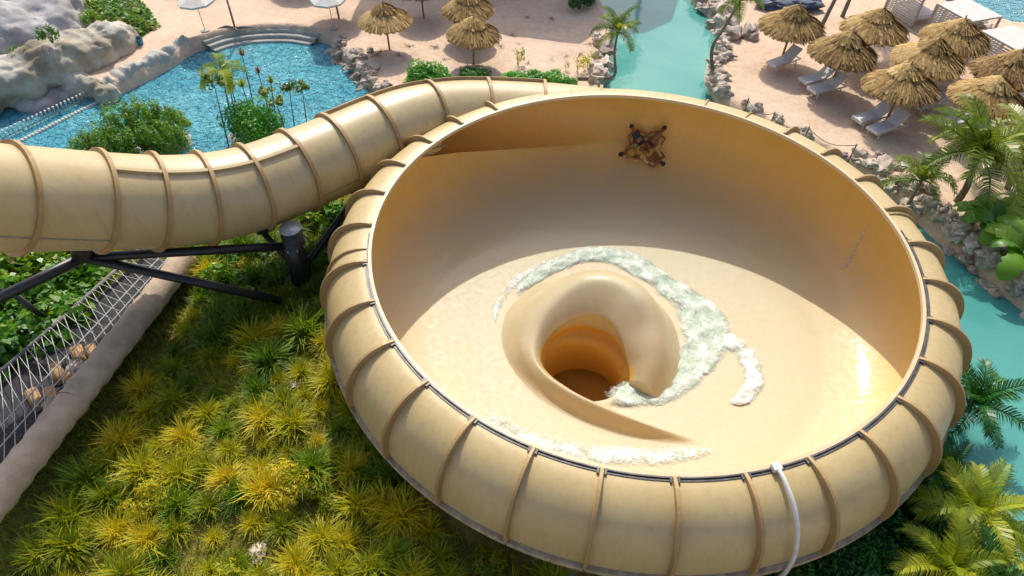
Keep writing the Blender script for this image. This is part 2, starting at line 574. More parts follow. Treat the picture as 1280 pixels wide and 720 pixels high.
def sdf_poly(X, Y, poly):
    """signed distance, negative inside"""
    P = np.asarray(poly, float)[:, :2]
    d = np.full(X.shape, 1e9)
    ins = np.zeros(X.shape, bool)
    for k in range(len(P)):
        a, b = P[k], P[(k + 1) % len(P)]
        e = b - a
        t = np.clip(((X - a[0]) * e[0] + (Y - a[1]) * e[1]) / (e @ e + 1e-12), 0, 1)
        d = np.minimum(d, np.hypot(X - a[0] - t * e[0], Y - a[1] - t * e[1]))
        c = ((a[1] > Y) != (b[1] > Y)) & (X < (b[0] - a[0]) * (Y - a[1]) / (b[1] - a[1] + 1e-12) + a[0])
        ins ^= c
    return np.where(ins, -d, d)


def sstep(a, b, x):
    t = np.clip((x - a) / (b - a), 0, 1)
    return t * t * (3 - 2 * t)


def fbm2(X, Y, s, seed=0.0):
    r = np.random.default_rng(int(seed * 10) + 5)
    out = np.zeros(X.shape)
    for k in range(14):
        a = r.uniform(0, 2 * np.pi)
        fq = s * r.uniform(0.5, 3.0)
        out += np.sin((X * np.cos(a) + Y * np.sin(a)) * fq + r.uniform(0, 6.28)) / (1 + fq / s)
    return out / 4.0


# ------------------------------------------------------------------ ground, water
WZ = -4.1            # water level
BZ = -3.5            # beach level
GZ = -4.05           # garden level
W = lambda *q: [back(x, y, WZ)[:2] for x, y in q]
POOL = W((-80, 128), (0, 122), (24, 117), (46, 131), (90, 114), (112, 120), (142, 124), (190, 100), (222, 82), (246, 66), (275, 56),
         (305, 50), (340, 47), (375, 48), (410, 56), (424, 75), (442, 92), (460, 112), (480, 131), (500, 152), (470, 176), (400, 205), (320, 226), (200, 236), (100, 236), (-80, 236))
INNER = [np.array([10.1 * math.cos(rad(a)), 10.1 * math.sin(rad(a))]) for a in (96, 80, 64, 48, 32, 16, 0, -8)]
RIVER = (W((700, -70), (735, -20), (756, 8), (768, 40), (772, 65), (764, 88), (757, 107)) + [np.array([-2.6, 12.2])] + INNER +
         W((1186, 545), (1196, 565), (1203, 600), (1233, 650), (1262, 690), (1310, 760), (1500, 900), (1560, 560), (1280, 397), (1218, 346), (1164, 303),
           (1117, 256), (1090, 238), (1050, 214), (990, 186), (930, 160), (893, 135), (880, 115), (875, 100), (879, 80), (892, 55), (886, 27), (862, 6), (830, -30), (800, -90)))
FARPOOL = W((1170, -30), (1192, 2), (1212, 22), (1240, 32), (1310, 44), (1500, 60), (1500, -60))
SOIL = [back(x, y, GZ)[:2] for x, y in ((-260, 232), (200, 232), (320, 224), (410, 200), (470, 178), (500, 165), (520, 240))] + \
       [np.array([9.0 * math.cos(rad(a)), 9.0 * math.sin(rad(a))]) for a in (150, 180, 210, 240, 270, 300, 330, 350)] + \
       [back(x, y, GZ)[:2] for x, y in ((1190, 545), (1203, 600), (1262, 690), (1400, 900), (640, 1100), (-400, 1000))]
HILLBED = [back(x, y, BZ)[:2] for x, y in ((95, -40), (160, -20), (203, 34), (170, 52), (130, 58), (60, 60), (-60, 60), (-60, -60))]


def ground_z(X, Y, fine=True):
    X = np.asarray(X, float)
    Y = np.asarray(Y, float)
    soil = sdf_poly(X, Y, SOIL)
    g = BZ + 0.10 * fbm2(X, Y, 0.45) + (0.05 * fbm2(X, Y, 2.0, 3) if fine else 0)
    gs = GZ + 0.16 * fbm2(X, Y, 0.6, 1) + (0.05 * fbm2(X, Y, 2.5, 2) if fine else 0)
    z = g + (gs - g) * sstep(0.6, -0.6, soil)
    # planted rise behind the rock ledge
    h = sdf_poly(X, Y, HILLBED)
    z = z + 1.1 * sstep(0.0, -3.5, h)
    for poly, bank in ((POOL, 0.25), (RIVER, 0.45), (FARPOOL, 0.3)):
        d = sdf_poly(X, Y, poly)
        z = np.where(d < bank, np.minimum(z, (WZ - 1.3) + (z - (WZ - 1.3)) * sstep(-0.25, bank, d)), z)
    r = np.hypot(X, Y)
    z = np.where(r < 8.8, np.minimum(z, -7.5 + (z + 7.5) * sstep(8.3, 8.78, r)), z)
    return z


def gz(x, y):
    return float(ground_z(np.array([x]), np.array([y]))[0])


def axis(lo, hi, step, far):
    a = np.arange(lo, hi + 1e-6, step)
    e1 = lo - np.array([300, 150, 70, 30, 14, 6, 2.5])
    e2 = hi + np.array([2.5, 6, 14, 30, 70, 150, 300])
    return np.r_[e1, a, e2]


gx = axis(-42, 24, 0.24, 300)
gy = axis(-15, 38, 0.24, 300)
GX, GY = np.meshgrid(gx, gy)
GZv = ground_z(GX, GY)
me = mesh_np('ground', np.stack([GX, GY, GZv], -1).reshape(-1, 3), grid_faces(len(gy), len(gx)), True)
soilmask = np.maximum(sstep(0.4, -0.4, sdf_poly(GX, GY, SOIL)), 0.9 * sstep(0.2, -0.3, sdf_poly(GX, GY, HILLBED)))
at_ = me.attributes.new('soil', 'FLOAT', 'POINT')
at_.data.foreach_set('value', soilmask.ravel().astype(np.float32))
struct(link('ground', me, 'ground'))


def water_sheet(name, poly, mat, grow=0.45):
    P = np.array(poly)
    bm = bmesh.new()
    c = P.mean(0)
    vs = []
    n = len(P)
    # orientation for outward growth
    area = 0.5 * sum(P[i][0] * P[(i + 1) % n][1] - P[(i + 1) % n][0] * P[i][1] for i in range(n))
    for i in range(n):
        t = P[(i + 1) % n] - P[i - 1]
        t = t / (np.linalg.norm(t) + 1e-9)
        nn = np.array([t[1], -t[0]]) * (1 if area > 0 else -1)
        q = P[i] + nn * grow
        vs.append(bm.verts.new((q[0], q[1], WZ)))
    f = bm.faces.new(vs)
    bmesh.ops.triangulate(bm, faces=[f])
    if bm.faces[:][0].normal.z < 0:
        bmesh.ops.reverse_faces(bm, faces=bm.faces[:])
    me = bpy.data.meshes.new(name)
    bm.to_mesh(me)
    bm.free()
    return struct(link(name, me, mat))


water_sheet('pool_water', POOL, 'pool_water', 0.3)
water_sheet('river_water', RIVER, 'river_water')
water_sheet('far_pool_water', FARPOOL, 'pool_water', 0.3)

# ------------------------------------------------------------------ the bowl
RIB0, RIBD = 204.83, 11.155
RIBS = [RIB0 + RIBD * i for i in range(23)] + [159.7 + RIBD * k for k in (-4, -3, -2, -1, 0, 1, 2, 3)]
RIBS = sorted(a % 360 for a in RIBS)
DOUBLE = [200.6, (RIB0 + RIBD * 16 - 1.6) % 360]
# inner surface (r, z) from the rim down to the floor
INP = catmull([(8.0, -0.01), (8.12, -0.05), (8.5, -0.12), (8.88, -0.33), (9.16, -0.68), (9.32, -1.15), (9.36, -1.6), (9.30, -2.1), (9.08, -2.6),
               (8.68, -3.05), (8.1, -3.42), (7.4, -3.68), (6.7, -3.84)], 46)
# outer surface from rim to base flange
OUTP = catmull([(8.05, 0.02), (8.4, 0.0), (8.78, -0.14), (9.12, -0.44), (9.36, -0.88), (9.47, -1.35), (9.49, -1.75)], 22)
DRAIN = np.array([-0.8, -1.9])
DR = 1.42


def floor_z(r):
    r = np.asarray(r, float)
    return np.interp(r, [0, 3.0, 5.0, 6.7, 7.4, 8.1, 8.68, 9.08, 9.3], [-4.30, -4.20, -4.03, -3.84, -3.68, -3.42, -3.05, -2.6, -2.1])


def fz(x, y):
    return floor_z(np.hypot(x, y))


# --- tube path (centre line)
TR = 1.43
tp = [at(x, y, 17.3 + (x / 520.0) * 8.2) for x, y in ((-150, 242), (-70, 246), (0, 248), (70, 250), (140, 252), (210, 252), (270, 246), (320, 234), (370, 215), (420, 194), (470, 172), (515, 156))]
tp += [np.array([r * math.cos(rad(a)), r * math.sin(rad(a)), z]) for a, r, z in ((142, 10.05, -1.05), (133, 9.55, -1.25), (122, 9.0, -1.42), (111, 8.55, -1.52), (100, 8.22, -1.56), (88, 7.95, -1.58), (76, 7.6, -1.6))]
TPATH = even(catmull(tp, 500), 400)
TTAN = np.gradient(TPATH, axis=0)
TTAN /= np.linalg.norm(TTAN, axis=1)[:, None]
TPX = (lambda d: np.stack([640 + FPX * (d @ RT) / (d @ FW), 360 - FPX * (d @ UP) / (d @ FW)], 1))(TPATH - CAM)


def tframe(i):
    t = TTAN[i]
    a = np.cross(t, [0, 0, 1.0])
    a /= np.linalg.norm(a)
    b = np.cross(a, t)
    return t, a, b


def tube_rings(idx, r, seg=64):
    k = np.arange(seg) * 2 * np.pi / seg
    out = []
    for i in idx:
        t, a, b = tframe(i)
        out.append(TPATH[i] + r * (np.cos(k)[:, None] * a + np.sin(k)[:, None] * b))
    return np.array(out)


def tube_solid(name, r, i0, i1, step=3):
    idx = list(range(i0, i1, step))
    Rg = tube_rings(idx, r)
    n, s = Rg.shape[:2]
    fs = [tuple(f) for f in grid_faces(n, s, True)] + [tuple(range(s))[::-1], tuple((n - 1) * s + k for k in range(s))]
    me = mesh_np(name, Rg.reshape(-1, 3), fs)
    bm = bmesh.new()
    bm.from_mesh(me)
    bmesh.ops.recalc_face_normals(bm, faces=bm.faces[:])
    bm.to_mesh(me)
    bm.free()
    return link(name, me)


def fix_normals(me):
    bm = bmesh.new()
    bm.from_mesh(me)
    bmesh.ops.recalc_face_normals(bm, faces=bm.faces[:])
    bm.to_mesh(me)
    bm.free()
    return me


def idx_px(x):
    """index along the tube where its centre line stands at photo x"""
    return int(np.argmin(np.abs(TPX[:330, 0] - x)))


ENTRY0 = idx_px(455)
cut_in = tube_solid('cutter_a', TR - 0.06, ENTRY0, 399)
cut_out = tube_solid('cutter_b', TR - 0.02, ENTRY0, 399)
# solid of the bowl's inside
prof = [(0.0, 1.2), (7.99, 1.2)] + [(float(r) + 0.02, float(z)) for r, z in INP] + [(4.0, -4.3), (0.0, -4.6)]
NS = 160
vs, fs = [], []
for r, z in prof[1:-1]:
    for k in range(NS):
        a = 2 * math.pi * k / NS
        vs.append((r * math.cos(a), r * math.sin(a), z))
npf = len(prof) - 2
fs = [tuple(f) for f in grid_faces(npf, NS, True)]
vs += [(0, 0, prof[0][1]), (0, 0, prof[-1][1])]
for k in range(NS):
    k2 = (k + 1) % NS
    fs.append((npf * NS, k2, k))
    fs.append((npf * NS + 1, (npf - 1) * NS + k, (npf - 1) * NS + k2))
cut_bowl = link('cutter_c', fix_normals(mesh_np('cutter_c', vs, fs)))


def difference(o, cutter):
    m = o.modifiers.new('cut', 'BOOLEAN')
    m.operation = 'DIFFERENCE'
    m.solver = 'EXACT'
    m.object = cutter
    return applied(o)


bowl = thing('bowl_slide', 'huge round tan fibreglass bowl slide with ribbed rim and central drain', 'water slide', (0, 0, -7.4))


def child(o, root=bowl):
    """parent while keeping world coordinates of the mesh"""
    o.parent = root
    o.matrix_parent_inverse = root.matrix_basis.inverted() if root.rotation_euler.z == 0 else (Matrix.Translation(root.location) @ root.rotation_euler.to_matrix().to_4x4()).inverted()
    return o


# basin: curled wall + floor with the drain opening, a shell 5 cm thick
NA = 288
ang = np.arange(NA) * 2 * np.pi / NA
rings = [np.stack([r * np.cos(ang), r * np.sin(ang), np.full(NA, z)], 1) for r, z in INP]
edge = np.stack([6.7 * np.cos(ang), 6.7 * np.sin(ang)], 1)
hole = DRAIN + DR * np.stack([np.cos(ang), np.sin(ang)], 1)
NF = 34
for k in range(1, NF + 1):
    t = k / NF
    q = edge * (1 - t) + hole * t
    z = fz(q[:, 0], q[:, 1])
    dd = np.hypot(q[:, 0] - DRAIN[0], q[:, 1] - DRAIN[1])
    z = z - 0.30 * sstep(2.6, 1.4, dd) ** 2
    rings.append(np.stack([q[:, 0], q[:, 1], z], 1))
# down the drain: the chute bends away under the hood
for k in range(1, 13):
    t = k / 12
    q = hole * (1 - 0.04 * t) + DRAIN * 0.04 * t
    rings.append(np.stack([q[:, 0] - 0.5 * t * t, q[:, 1] + 0.9 * t * t, np.full(NA, -4.55 - 2.4 * t)], 1))
last_ = rings[-1]
mid_ = last_.mean(0)
for k in (0.75, 0.5, 0.25, 0.03):
    q = mid_ + (last_ - mid_) * k
    q[:, 2] -= 0.25 * (1 - k)
    rings.append(q)
Rg = np.array(rings)
n = len(Rg)
inner = Rg.reshape(-1, 3)
me = mesh_np('basin', inner, grid_faces(n, NA, True), True)
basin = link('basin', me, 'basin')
bm = bmesh.new()
bm.from_mesh(me)
bmesh.ops.recalc_face_normals(bm, faces=bm.faces[:])
if sum(f.normal.z for f in bm.faces if f.calc_center_median().z < -3.9 and f.calc_center_median().z > -4.3) < 0:
    bmesh.ops.reverse_faces(bm, faces=bm.faces[:])
bm.to_mesh(me)
bm.free()
so = basin.modifiers.new('thick', 'SOLIDIFY')
so.thickness = 0.05
so.offset = -1
applied(basin)
difference(basin, cut_in)
basin.data.materials.append(MT['chute'])
for p in basin.data.polygons:
    p.use_smooth = True
    if p.center[2] < -4.5:
        p.material_index = 1
try:
    basin.data.set_sharp_from_angle(angle=rad(40))
except Exception:
    pass
child(basin)


# outer panels between the ribs
def sweep_patch(profile, a0, a1, na, thick):
    """revolved strip with thickness along the profile normal"""
    P = np.array(profile)
    T = np.gradient(P, axis=0)
    T /= np.linalg.norm(T, axis=1)[:, None]
    N = np.stack([-T[:, 1], T[:, 0]], 1)
    if N[len(N) // 2, 0] < 0:
        N = -N
    lay = []
    for off in (0.0, -thick):
        Q = P + N * off
        a = np.radians(np.linspace(a0, a1, na))
        lay.append(np.stack([Q[:, None, 0] * np.cos(a), Q[:, None, 0] * np.sin(a), np.repeat(Q[:, 1:2], na, 1)], -1))
    n = len(P)
    V = np.concatenate([lay[0].reshape(-1, 3), lay[1].reshape(-1, 3)])
    F = grid_faces(n, na).tolist()
    o = n * na
    F += [[x + o for x in f[::-1]] for f in F]
    bd = [(i * na, (i + 1) * na) for i in range(n - 1)] + [((i + 1) * na + na - 1, i * na + na - 1) for i in range(n - 1)] + \
         [(j + 1, j) for j in range(na - 1)] + [((n - 1) * na + j, (n - 1) * na + j + 1) for j in range(na - 1)]
    F += [[a_, b_, b_ + o, a_ + o] for a_, b_ in bd]
    return V, [tuple(f) for f in F]


nrib = len(RIBS)
for i in range(nrib):
    a0, a1 = RIBS[i], RIBS[(i + 1) % nrib]
    if a1 < a0:
        a1 += 360
    V, F = sweep_patch(OUTP, a0 + 0.05, a1 - 0.05, 9, 0.035)
    o = link('outer_panel', fix_normals(mesh_np('outer_panel', V, F)), 'panel')
    mid = ((a0 + a1) / 2) % 360
    if 66 < mid < 152:
        difference(o, cut_out)
        if len(o.data.polygons) == 0:
            bpy.data.objects.remove(o)
            continue
    for p in o.data.polygons:
        p.use_smooth = True
    o.data.set_sharp_from_angle(angle=rad(35))
    child(o)

# ribs: fins of laminate, tallest at the shoulder
P = OUTP
T = np.gradient(P, axis=0)
T /= np.linalg.norm(T, axis=1)[:, None]
Nn = np.stack([-T[:, 1], T[:, 0]], 1)
if Nn[11, 0] < 0:
    Nn = -Nn
sprof = np.linspace(0, 1, len(P))


def rib_mesh(height, half):
    hh = height * (0.30 + 0.70 * np.sin(np.pi * np.clip(sprof * 0.86 + 0.02, 0, 1)) ** 0.8)
    In = P - Nn * 0.05
    Out = P + Nn * hh[:, None]
    V = []
    for side in (-half, half):
        for Q in (In, Out):
            V.append(np.stack([Q[:, 0], np.full(len(Q), side), Q[:, 1]], 1))
    m = len(P)
    V = np.concatenate(V)
    # order: 0 in-,1 out-,2 in+,3 out+
    F = []
    for i in range(m - 1):
        F += [(i, i + 1, m + i + 1, m + i), (m + i, m + i + 1, 3 * m + i + 1, 3 * m + i), (2 * m + i, 3 * m + i, 3 * m + i + 1, 2 * m + i + 1), (i, 2 * m + i, 2 * m + i + 1, i + 1)]
    F += [(0, m, 3 * m, 2 * m), (m - 1, 3 * m - 1, 4 * m - 1, 2 * m - 1)]
    me = fix_normals(mesh_np('rib', V, F))
    bm = bmesh.new()
    bm.from_mesh(me)
    bmesh.ops.bevel(bm, geom=[e for e in bm.edges if e.calc_face_angle(0) > 1.2], offset=0.012, segments=1, affect='EDGES')
    bm.to_mesh(me)
    bm.free()
    return me


rib_me = rib_mesh(0.21, 0.045)
rib_me.materials.append(MT['rib'])
thin_me = rib_mesh(0.08, 0.035)
thin_me.materials.append(MT['rib'])
for a in RIBS + DOUBLE:
    if 80 < a < 100:
        continue
    if 100 <= a < 160:
        me = rib_me.copy()
        me.transform(Matrix.Rotation(rad(a), 4, 'Z'))
        o = link('rib', me)
        difference(o, cut_out)
        if len(o.data.polygons) == 0 or 100 <= a < 134:
            bpy.data.objects.remove(o)
            continue
        child(o)
        continue
    o = link('rib', thin_me if (a in DOUBLE or 60 < a < 80) else rib_me)
    o.parent = bowl
    o.location = (0, 0, 7.4)
    o.rotation_euler = (0, 0, rad(a))


def ring_box(r0, r1, z0, z1, a0, a1, na, name, mat, wob=0.0):
    a = np.radians(np.linspace(a0, a1, na))
    full = abs(a1 - a0 - 360) < 1e-6
    if full:
        a = a[:-1]
    sec = [(r0, z0), (r1, z0), (r1, z1), (r0, z1)]
    V = np.array([[(r * math.cos(t), r * math.sin(t), z + wob * math.sin(t * 17)) for r, z in sec] for t in a])
    m = len(a)
    F = [tuple(f) for f in grid_faces(m, 4, True, full)]
    if not full:
        F += [(0, 1, 2, 3), ((m - 1) * 4 + 3, (m - 1) * 4 + 2, (m - 1) * 4 + 1, (m - 1) * 4)]
    me = fix_normals(mesh_np(name, V.reshape(-1, 3), F))
    return child(link(name, me, mat))


ring_box(7.955, 8.045, -0.06, 0.055, 0, 360, 289, 'rim_lip', 'lip')
rail0 = ring_box(8.055, 8.09, -0.03, 0.075, 196, 376, 181, 'rim_rail', 'gasket')
ring_box(8.105, 8.15, -0.03, 0.04, 204, 374, 181, 'rim_rail', 'gasket')
for i in range(nrib):      # base flange, one length per panel
    a0, a1 = RIBS[i], RIBS[(i + 1) % nrib]
    if a1 < a0:
        a1 += 360
    if 84 < (a0 + a1) / 2 < 158:
        continue
    ring_box(9.45, 9.60, -1.90, -1.735, a0 + 0.12, a1 - 0.12, 9, 'base_flange', 'flange')
    ring_box(9.40, 9.55, -1.99, -1.91, a0 + 0.12, a1 - 0.12, 9, 'lower_flange', 'flange')
# rail clips
for a in RIBS:
    if 200 < a or a < 14:
        t = rad(a)
        for da in (-0.6, 0.6):
            m = MB()
            m.box((8.125 * math.cos(t + rad(da)), 8.125 * math.sin(t + rad(da)), 0.05), (0.15, 0.05, 0.06), Matrix.Rotation(t, 3, 'Z'))
            m.build('rail_clip', 'gasket', rail0)
# white overflow pipe down the outside
ta = rad(RIB0 + RIBD * 8 + 5.0)
pts = []
for r, z in [(8.05, 0.16)] + [tuple(q + n_ * 0.16) for q, n_ in zip(OUTP[1::3], Nn[1::3])] + [(9.66, -1.9), (9.62, -2.4), (9.5, -3.4)]:
    pts.append((r * math.cos(ta), r * math.sin(ta), z))
pp = even(catmull(pts, 60), 40)
pipe_o = child(MB().tube(pp, 0.052, 10).build('overflow_pipe', 'white_pipe', smooth=True))
m = MB()
m.box((8.10 * math.cos(ta), 8.10 * math.sin(ta), 0.13), (0.16, 0.2, 0.14), Matrix.Rotation(ta, 3, 'Z'))
m.build('pipe_bracket', 'white_pipe', pipe_o)
# columns under the bowl
for k in range(8):
    a = rad(22 + 45 * k)
    m = MB()
    m.tube([(8.2 * math.cos(a), 8.2 * math.sin(a), -7.5), (8.2 * math.cos(a), 8.2 * math.sin(a), -3.72)], 0.25, 14)
    child(m.build('support_column', 'black_steel', smooth=True))

# exit hood: a snail-like spiral over the drain
#        phi   r_in z_in  r_ridge z_ridge r_out
SN = [(-22, 1.60, 0.16, 2.10, 0.40, 2.66), (-8, 1.40, 0.44, 2.02, 0.82, 2.86), (8, 1.20, 0.78, 1.98, 1.16, 3.05), (28, 1.08, 1.06, 2.00, 1.46, 3.30), (52, 1.04, 1.26, 2.08, 1.90, 3.75), (78, 1.06, 1.32, 2.10, 2.02, 4.05),
      (105, 1.10, 1.24, 2.06, 1.88, 4.05), (132, 1.20, 1.00, 1.96, 1.42, 3.75), (158, 1.34, 0.70, 1.88, 1.04, 3.35), (182, 1.48, 0.44, 1.82, 0.74, 2.9), (206, 1.58, 0.30, 1.84, 0.58, 2.5),
      (228, 1.52, 0.28, 1.78, 0.56, 2.28), (250, 1.50, 0.28, 1.76, 0.56, 2.22), (270, 1.62, 0.27, 1.88, 0.55, 2.36), (288, 1.86, 0.25, 2.14, 0.52, 2.68), (302, 2.24, 0.22, 2.54, 0.47, 3.08),
      (313, 2.76, 0.16, 3.04, 0.37, 3.5), (321, 3.30, 0.08, 3.53, 0.22, 3.95), (327, 3.86, -0.01, 4.02, 0.06, 4.35), (331, 4.3, -0.07, 4.36, -0.05, 4.5)]
SNr = catmull(SN, 150)
rows = []
for phi, ri, zi, rr, zr, ro in SNr:
    hood = 1 - sstep(195, 225, phi)
    sec = [(ro + 0.35, -0.06), (ro, 0.0), (rr + (ro - rr) * 0.66, zr * (0.20 + 0.18 * hood)), (rr + (ro - rr) * 0.34, zr * (0.66 + 0.16 * hood)), (rr, zr), ((rr + ri) / 2, (zr * 0.60 + zi * 0.40) + 0.05 * hood),
           (ri, zi), (ri - 0.02 + 0.02 * hood, zi - 0.16), (ri + (0.12 * hood - 0.06), (zi - 0.2) * 0.45), (ri * (1 - hood) + 1.46 * hood - 0.1 * (1 - hood), -0.10), (min(ri, 1.40), -0.5), (1.36, -2.2)]
    if phi > 262:     # past the drain the lip stands on the floor on both sides
        k = sstep(262, 285, phi)
        sec[-3] = (ri - 0.12, -0.06)
        sec[-2] = (sec[-2][0] * (1 - k) + (ri - 0.2) * k, -0.5 + 0.2 * k)
        sec[-1] = (sec[-1][0] * (1 - k) + (ri - 0.2) * k, -2.2 + 1.8 * k)
    sec = catmull(sec, 46)
    cs, sn_ = math.cos(rad(phi)), math.sin(rad(phi))
    row = []
    for r, z in sec:
        x, y = DRAIN[0] + r * cs, DRAIN[1] + r * sn_
        row.append((x, y, float(fz(x, y)) + z))
    rows.append(row)
rows.insert(0, [(x + 0.02, y - 0.06, float(fz(x, y)) - 0.25 + 0.0 * z) for x, y, z in rows[0]])
V = np.array(rows)
nh, mh = V.shape[:2]
F = [tuple(f) for f in grid_faces(nh, mh)]
me = mesh_np('exit_hood', V.reshape(-1, 3), F)
me = fix_normals(me)
hood_o = link('exit_hood', me, 'hood')
me.materials.append(MT['chute'])
for p in me.polygons:
    c_ = p.center
    if math.hypot(c_[0] - DRAIN[0], c_[1] - DRAIN[1]) < 1.62 and c_[2] < -3.75:
        p.material_index = 1
bm = bmesh.new()
bm.from_mesh(me)
if sum(f.normal.z for f in bm.faces) < 0:
    bmesh.ops.reverse_faces(bm, faces=bm.faces[:])
bm.to_mesh(me)
bm.free()
so = hood_o.modifiers.new('thick', 'SOLIDIFY')
so.thickness = 0.06
so.offset = -1
applied(hood_o)
for p in hood_o.data.polygons:
    p.use_smooth = True
hood_o.data.set_sharp_from_angle(angle=rad(50))
child(hood_o)


# ------------------------------------------------------------------ the enclosed tube feeding the bowl
tube = thing('slide_tube', 'tan enclosed slide tube of flanged sections curving into the bowl', 'water slide', tuple(TPATH[idx_px(360)] * np.array([1, 1, 0]) + np.array([0, 0, GZ])))
ring_px = [-95, 14, 124, 193, 255, 316, 372, 422, 476, 540]
ring_i = [int(np.argmin(np.abs(TPX[:330, 0] - x))) for x in ring_px]
step = max(8, ring_i[-1] - ring_i[-2])
last = ring_i[-1]
while last + step < 385:
    last += step
    ring_i.append(last)


def annulus(idx, r0, r1, name, seg=72):
    A = tube_rings(idx, r1, seg)
    B = tube_rings(idx, r0, seg)
    n = len(idx)
    V = np.concatenate([A.reshape(-1, 3), B.reshape(-1, 3)])
    o = n * seg
    F = grid_faces(n, seg, True).tolist()
    F += [[x + o for x in f[::-1]] for f in F]
    for k in range(seg):
        k2 = (k + 1) % seg
        F += [[k2, k, k + o, k2 + o], [(n - 1) * seg + k, (n - 1) * seg + k2, (n - 1) * seg + k2 + o, (n - 1) * seg + k + o]]
    return fix_normals(mesh_np(name, V, [tuple(f) for f in F]))


def smooth_sharp(o, ang=35):
    for p in o.data.polygons:
        p.use_smooth = True
    o.data.set_sharp_from_angle(angle=rad(ang))
    return o


SECT = {}
for a, b in zip(ring_i[:-1], ring_i[1:]):
    idx = sorted(set(list(range(a, b, 3)) + [b]))
    o = link('tube_section', annulus(idx, TR - 0.07, TR, 'tube_section'), 'tube')
    if b > ENTRY0:
        difference(o, cut_bowl)
    if len(o.data.polygons) == 0:
        bpy.data.objects.remove(o)
        continue
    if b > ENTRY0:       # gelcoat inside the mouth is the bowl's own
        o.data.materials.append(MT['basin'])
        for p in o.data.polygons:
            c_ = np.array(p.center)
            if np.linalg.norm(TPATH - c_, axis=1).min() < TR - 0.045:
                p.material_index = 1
    SECT[a] = child(smooth_sharp(o), tube)


def ring_flange(i, r0, r1, half, name, mat):
    t, a, b = tframe(i)
    seg = 72
    V = []
    for r, s in ((r0, -half), (r1, -half), (r1, half), (r0, half)):
        for k in range(seg):
            w = 2 * math.pi * k / seg
            V.append(TPATH[i] + t * s + r * (math.cos(w) * a + math.sin(w) * b))
    F = []
    for q in range(4):
        q2 = (q + 1) % 4
        for k in range(seg):
            k2 = (k + 1) % seg
            F.append((q * seg + k, q * seg + k2, q2 * seg + k2, q2 * seg + k))
    return link(name, fix_normals(mesh_np(name, np.array(V), F)), mat)


for i in ring_i:
    o = ring_flange(i, TR - 0.02, TR + 0.125, 0.06, 'flange_ring', 'rib')
    if i > ENTRY0:
        difference(o, cut_bowl)
        # the joint does not reach into the bowl's own shell
        if len(o.data.polygons) == 0:
            bpy.data.objects.remove(o)
            continue
    child(smooth_sharp(o), tube)


def seam_run(i0, i1, deg, r, w, h, name, mat, step=2):
    """raised strip along the tube at angle deg round its section"""
    idx = list(range(i0, i1, step)) + [i1]
    V = []
    for i in idx:
        t, a, b = tframe(i)
        k = rad(deg)
        n_ = math.cos(k) * a + math.sin(k) * b
        s_ = -math.sin(k) * a + math.cos(k) * b
        for dn, ds in ((-0.03, -w), (h, -w), (h, w), (-0.03, w)):
            V.append(TPATH[i] + n_ * (r + dn) + s_ * ds)
    n = len(idx)
    F = [tuple(f) for f in grid_faces(n, 4, True)] + [(0, 1, 2, 3), tuple((n - 1) * 4 + k for k in (3, 2, 1, 0))]
    return link(name, fix_normals(mesh_np(name, np.array(V), F)), mat, SECT.get(i0 - 1, tube))


# a = right of travel (towards the camera side), b = up
for q in range(len(ring_i) - 1):
    a, b = ring_i[q] + 1, ring_i[q + 1] - 1
    if b > 385 or ring_i[q] not in SECT:
        break
    if q < 2:
        seam_run(a, b, -22, TR, 0.025, 0.02, 'seam_strip', 'seam')
    elif q < 6:
        seam_run(a, b, 66, TR, 0.05, 0.10, 'seam_strip', 'tube')
    elif q < 9:
        seam_run(a, b, -12, TR, 0.025, 0.02, 'seam_strip', 'seam')
    if q >= 7 and b < 330:
        seam_run(a, b, 112, TR, 0.06, 0.12, 'seam_strip', 'rib')

for o in (cut_in, cut_out, cut_bowl):
    bpy.data.objects.remove(o)


# ------------------------------------------------------------------ water on the bowl floor
def foam_strip(name, outer, inner, label, nu=150, nv=26, amp=0.10, white=0.25, cover=0.55, seed=1.0, jag=0.10):
    O_ = even(catmull([back(x, y, -4.05) for x, y in outer], 200), nu)
    I_ = even(catmull([back(x, y, -4.05) for x, y in inner], 200), nu)
    V, wh, cv = [], [], []
    for i in range(nu):
        for j in range(nv):
            t = j / (nv - 1)
            jt = jag * noise.noise(Vector((i * 0.25, j * 0.02, seed * 7))) * (1 - abs(2 * t - 1) * 0.3)
            p = O_[i] * (1 - t) + I_[i] * t
            e = np.array([O_[i] - I_[i]])[0]
            p = p + e * jt
            ends = min(1.0, min(i, nu - 1 - i) / (nu * 0.08))
            prof_ = (math.sin(math.pi * min(max(t, 0), 1)) ** 0.6) * ends
            nz = noise.fractal(Vector((p[0] * 2.2, p[1] * 2.2, seed)), 0.9, 2.0, 5)
            z = float(fz(p[0], p[1])) - 0.012 + prof_ * (0.035 + amp * (0.45 + 0.55 * nz))
            V.append((p[0], p[1], z))
            wh.append(white + 0.25 * nz + 0.15 * (1 - prof_))
            cv.append(cover * prof_ ** 1.25 * (0.82 + 0.36 * noise.noise(Vector((p[0] * 1.3, p[1] * 1.3, seed + 3)))))
    me = mesh_np(name, V, grid_faces(nu, nv), True)
    for k, d in (('white', wh), ('cover', cv)):
        a_ = me.attributes.new(k, 'FLOAT', 'POINT')
        a_.data.foreach_set('value', np.array(d, dtype=np.float32))
    o = link(name, me, 'foam')
    return tag(o, label, 'water')


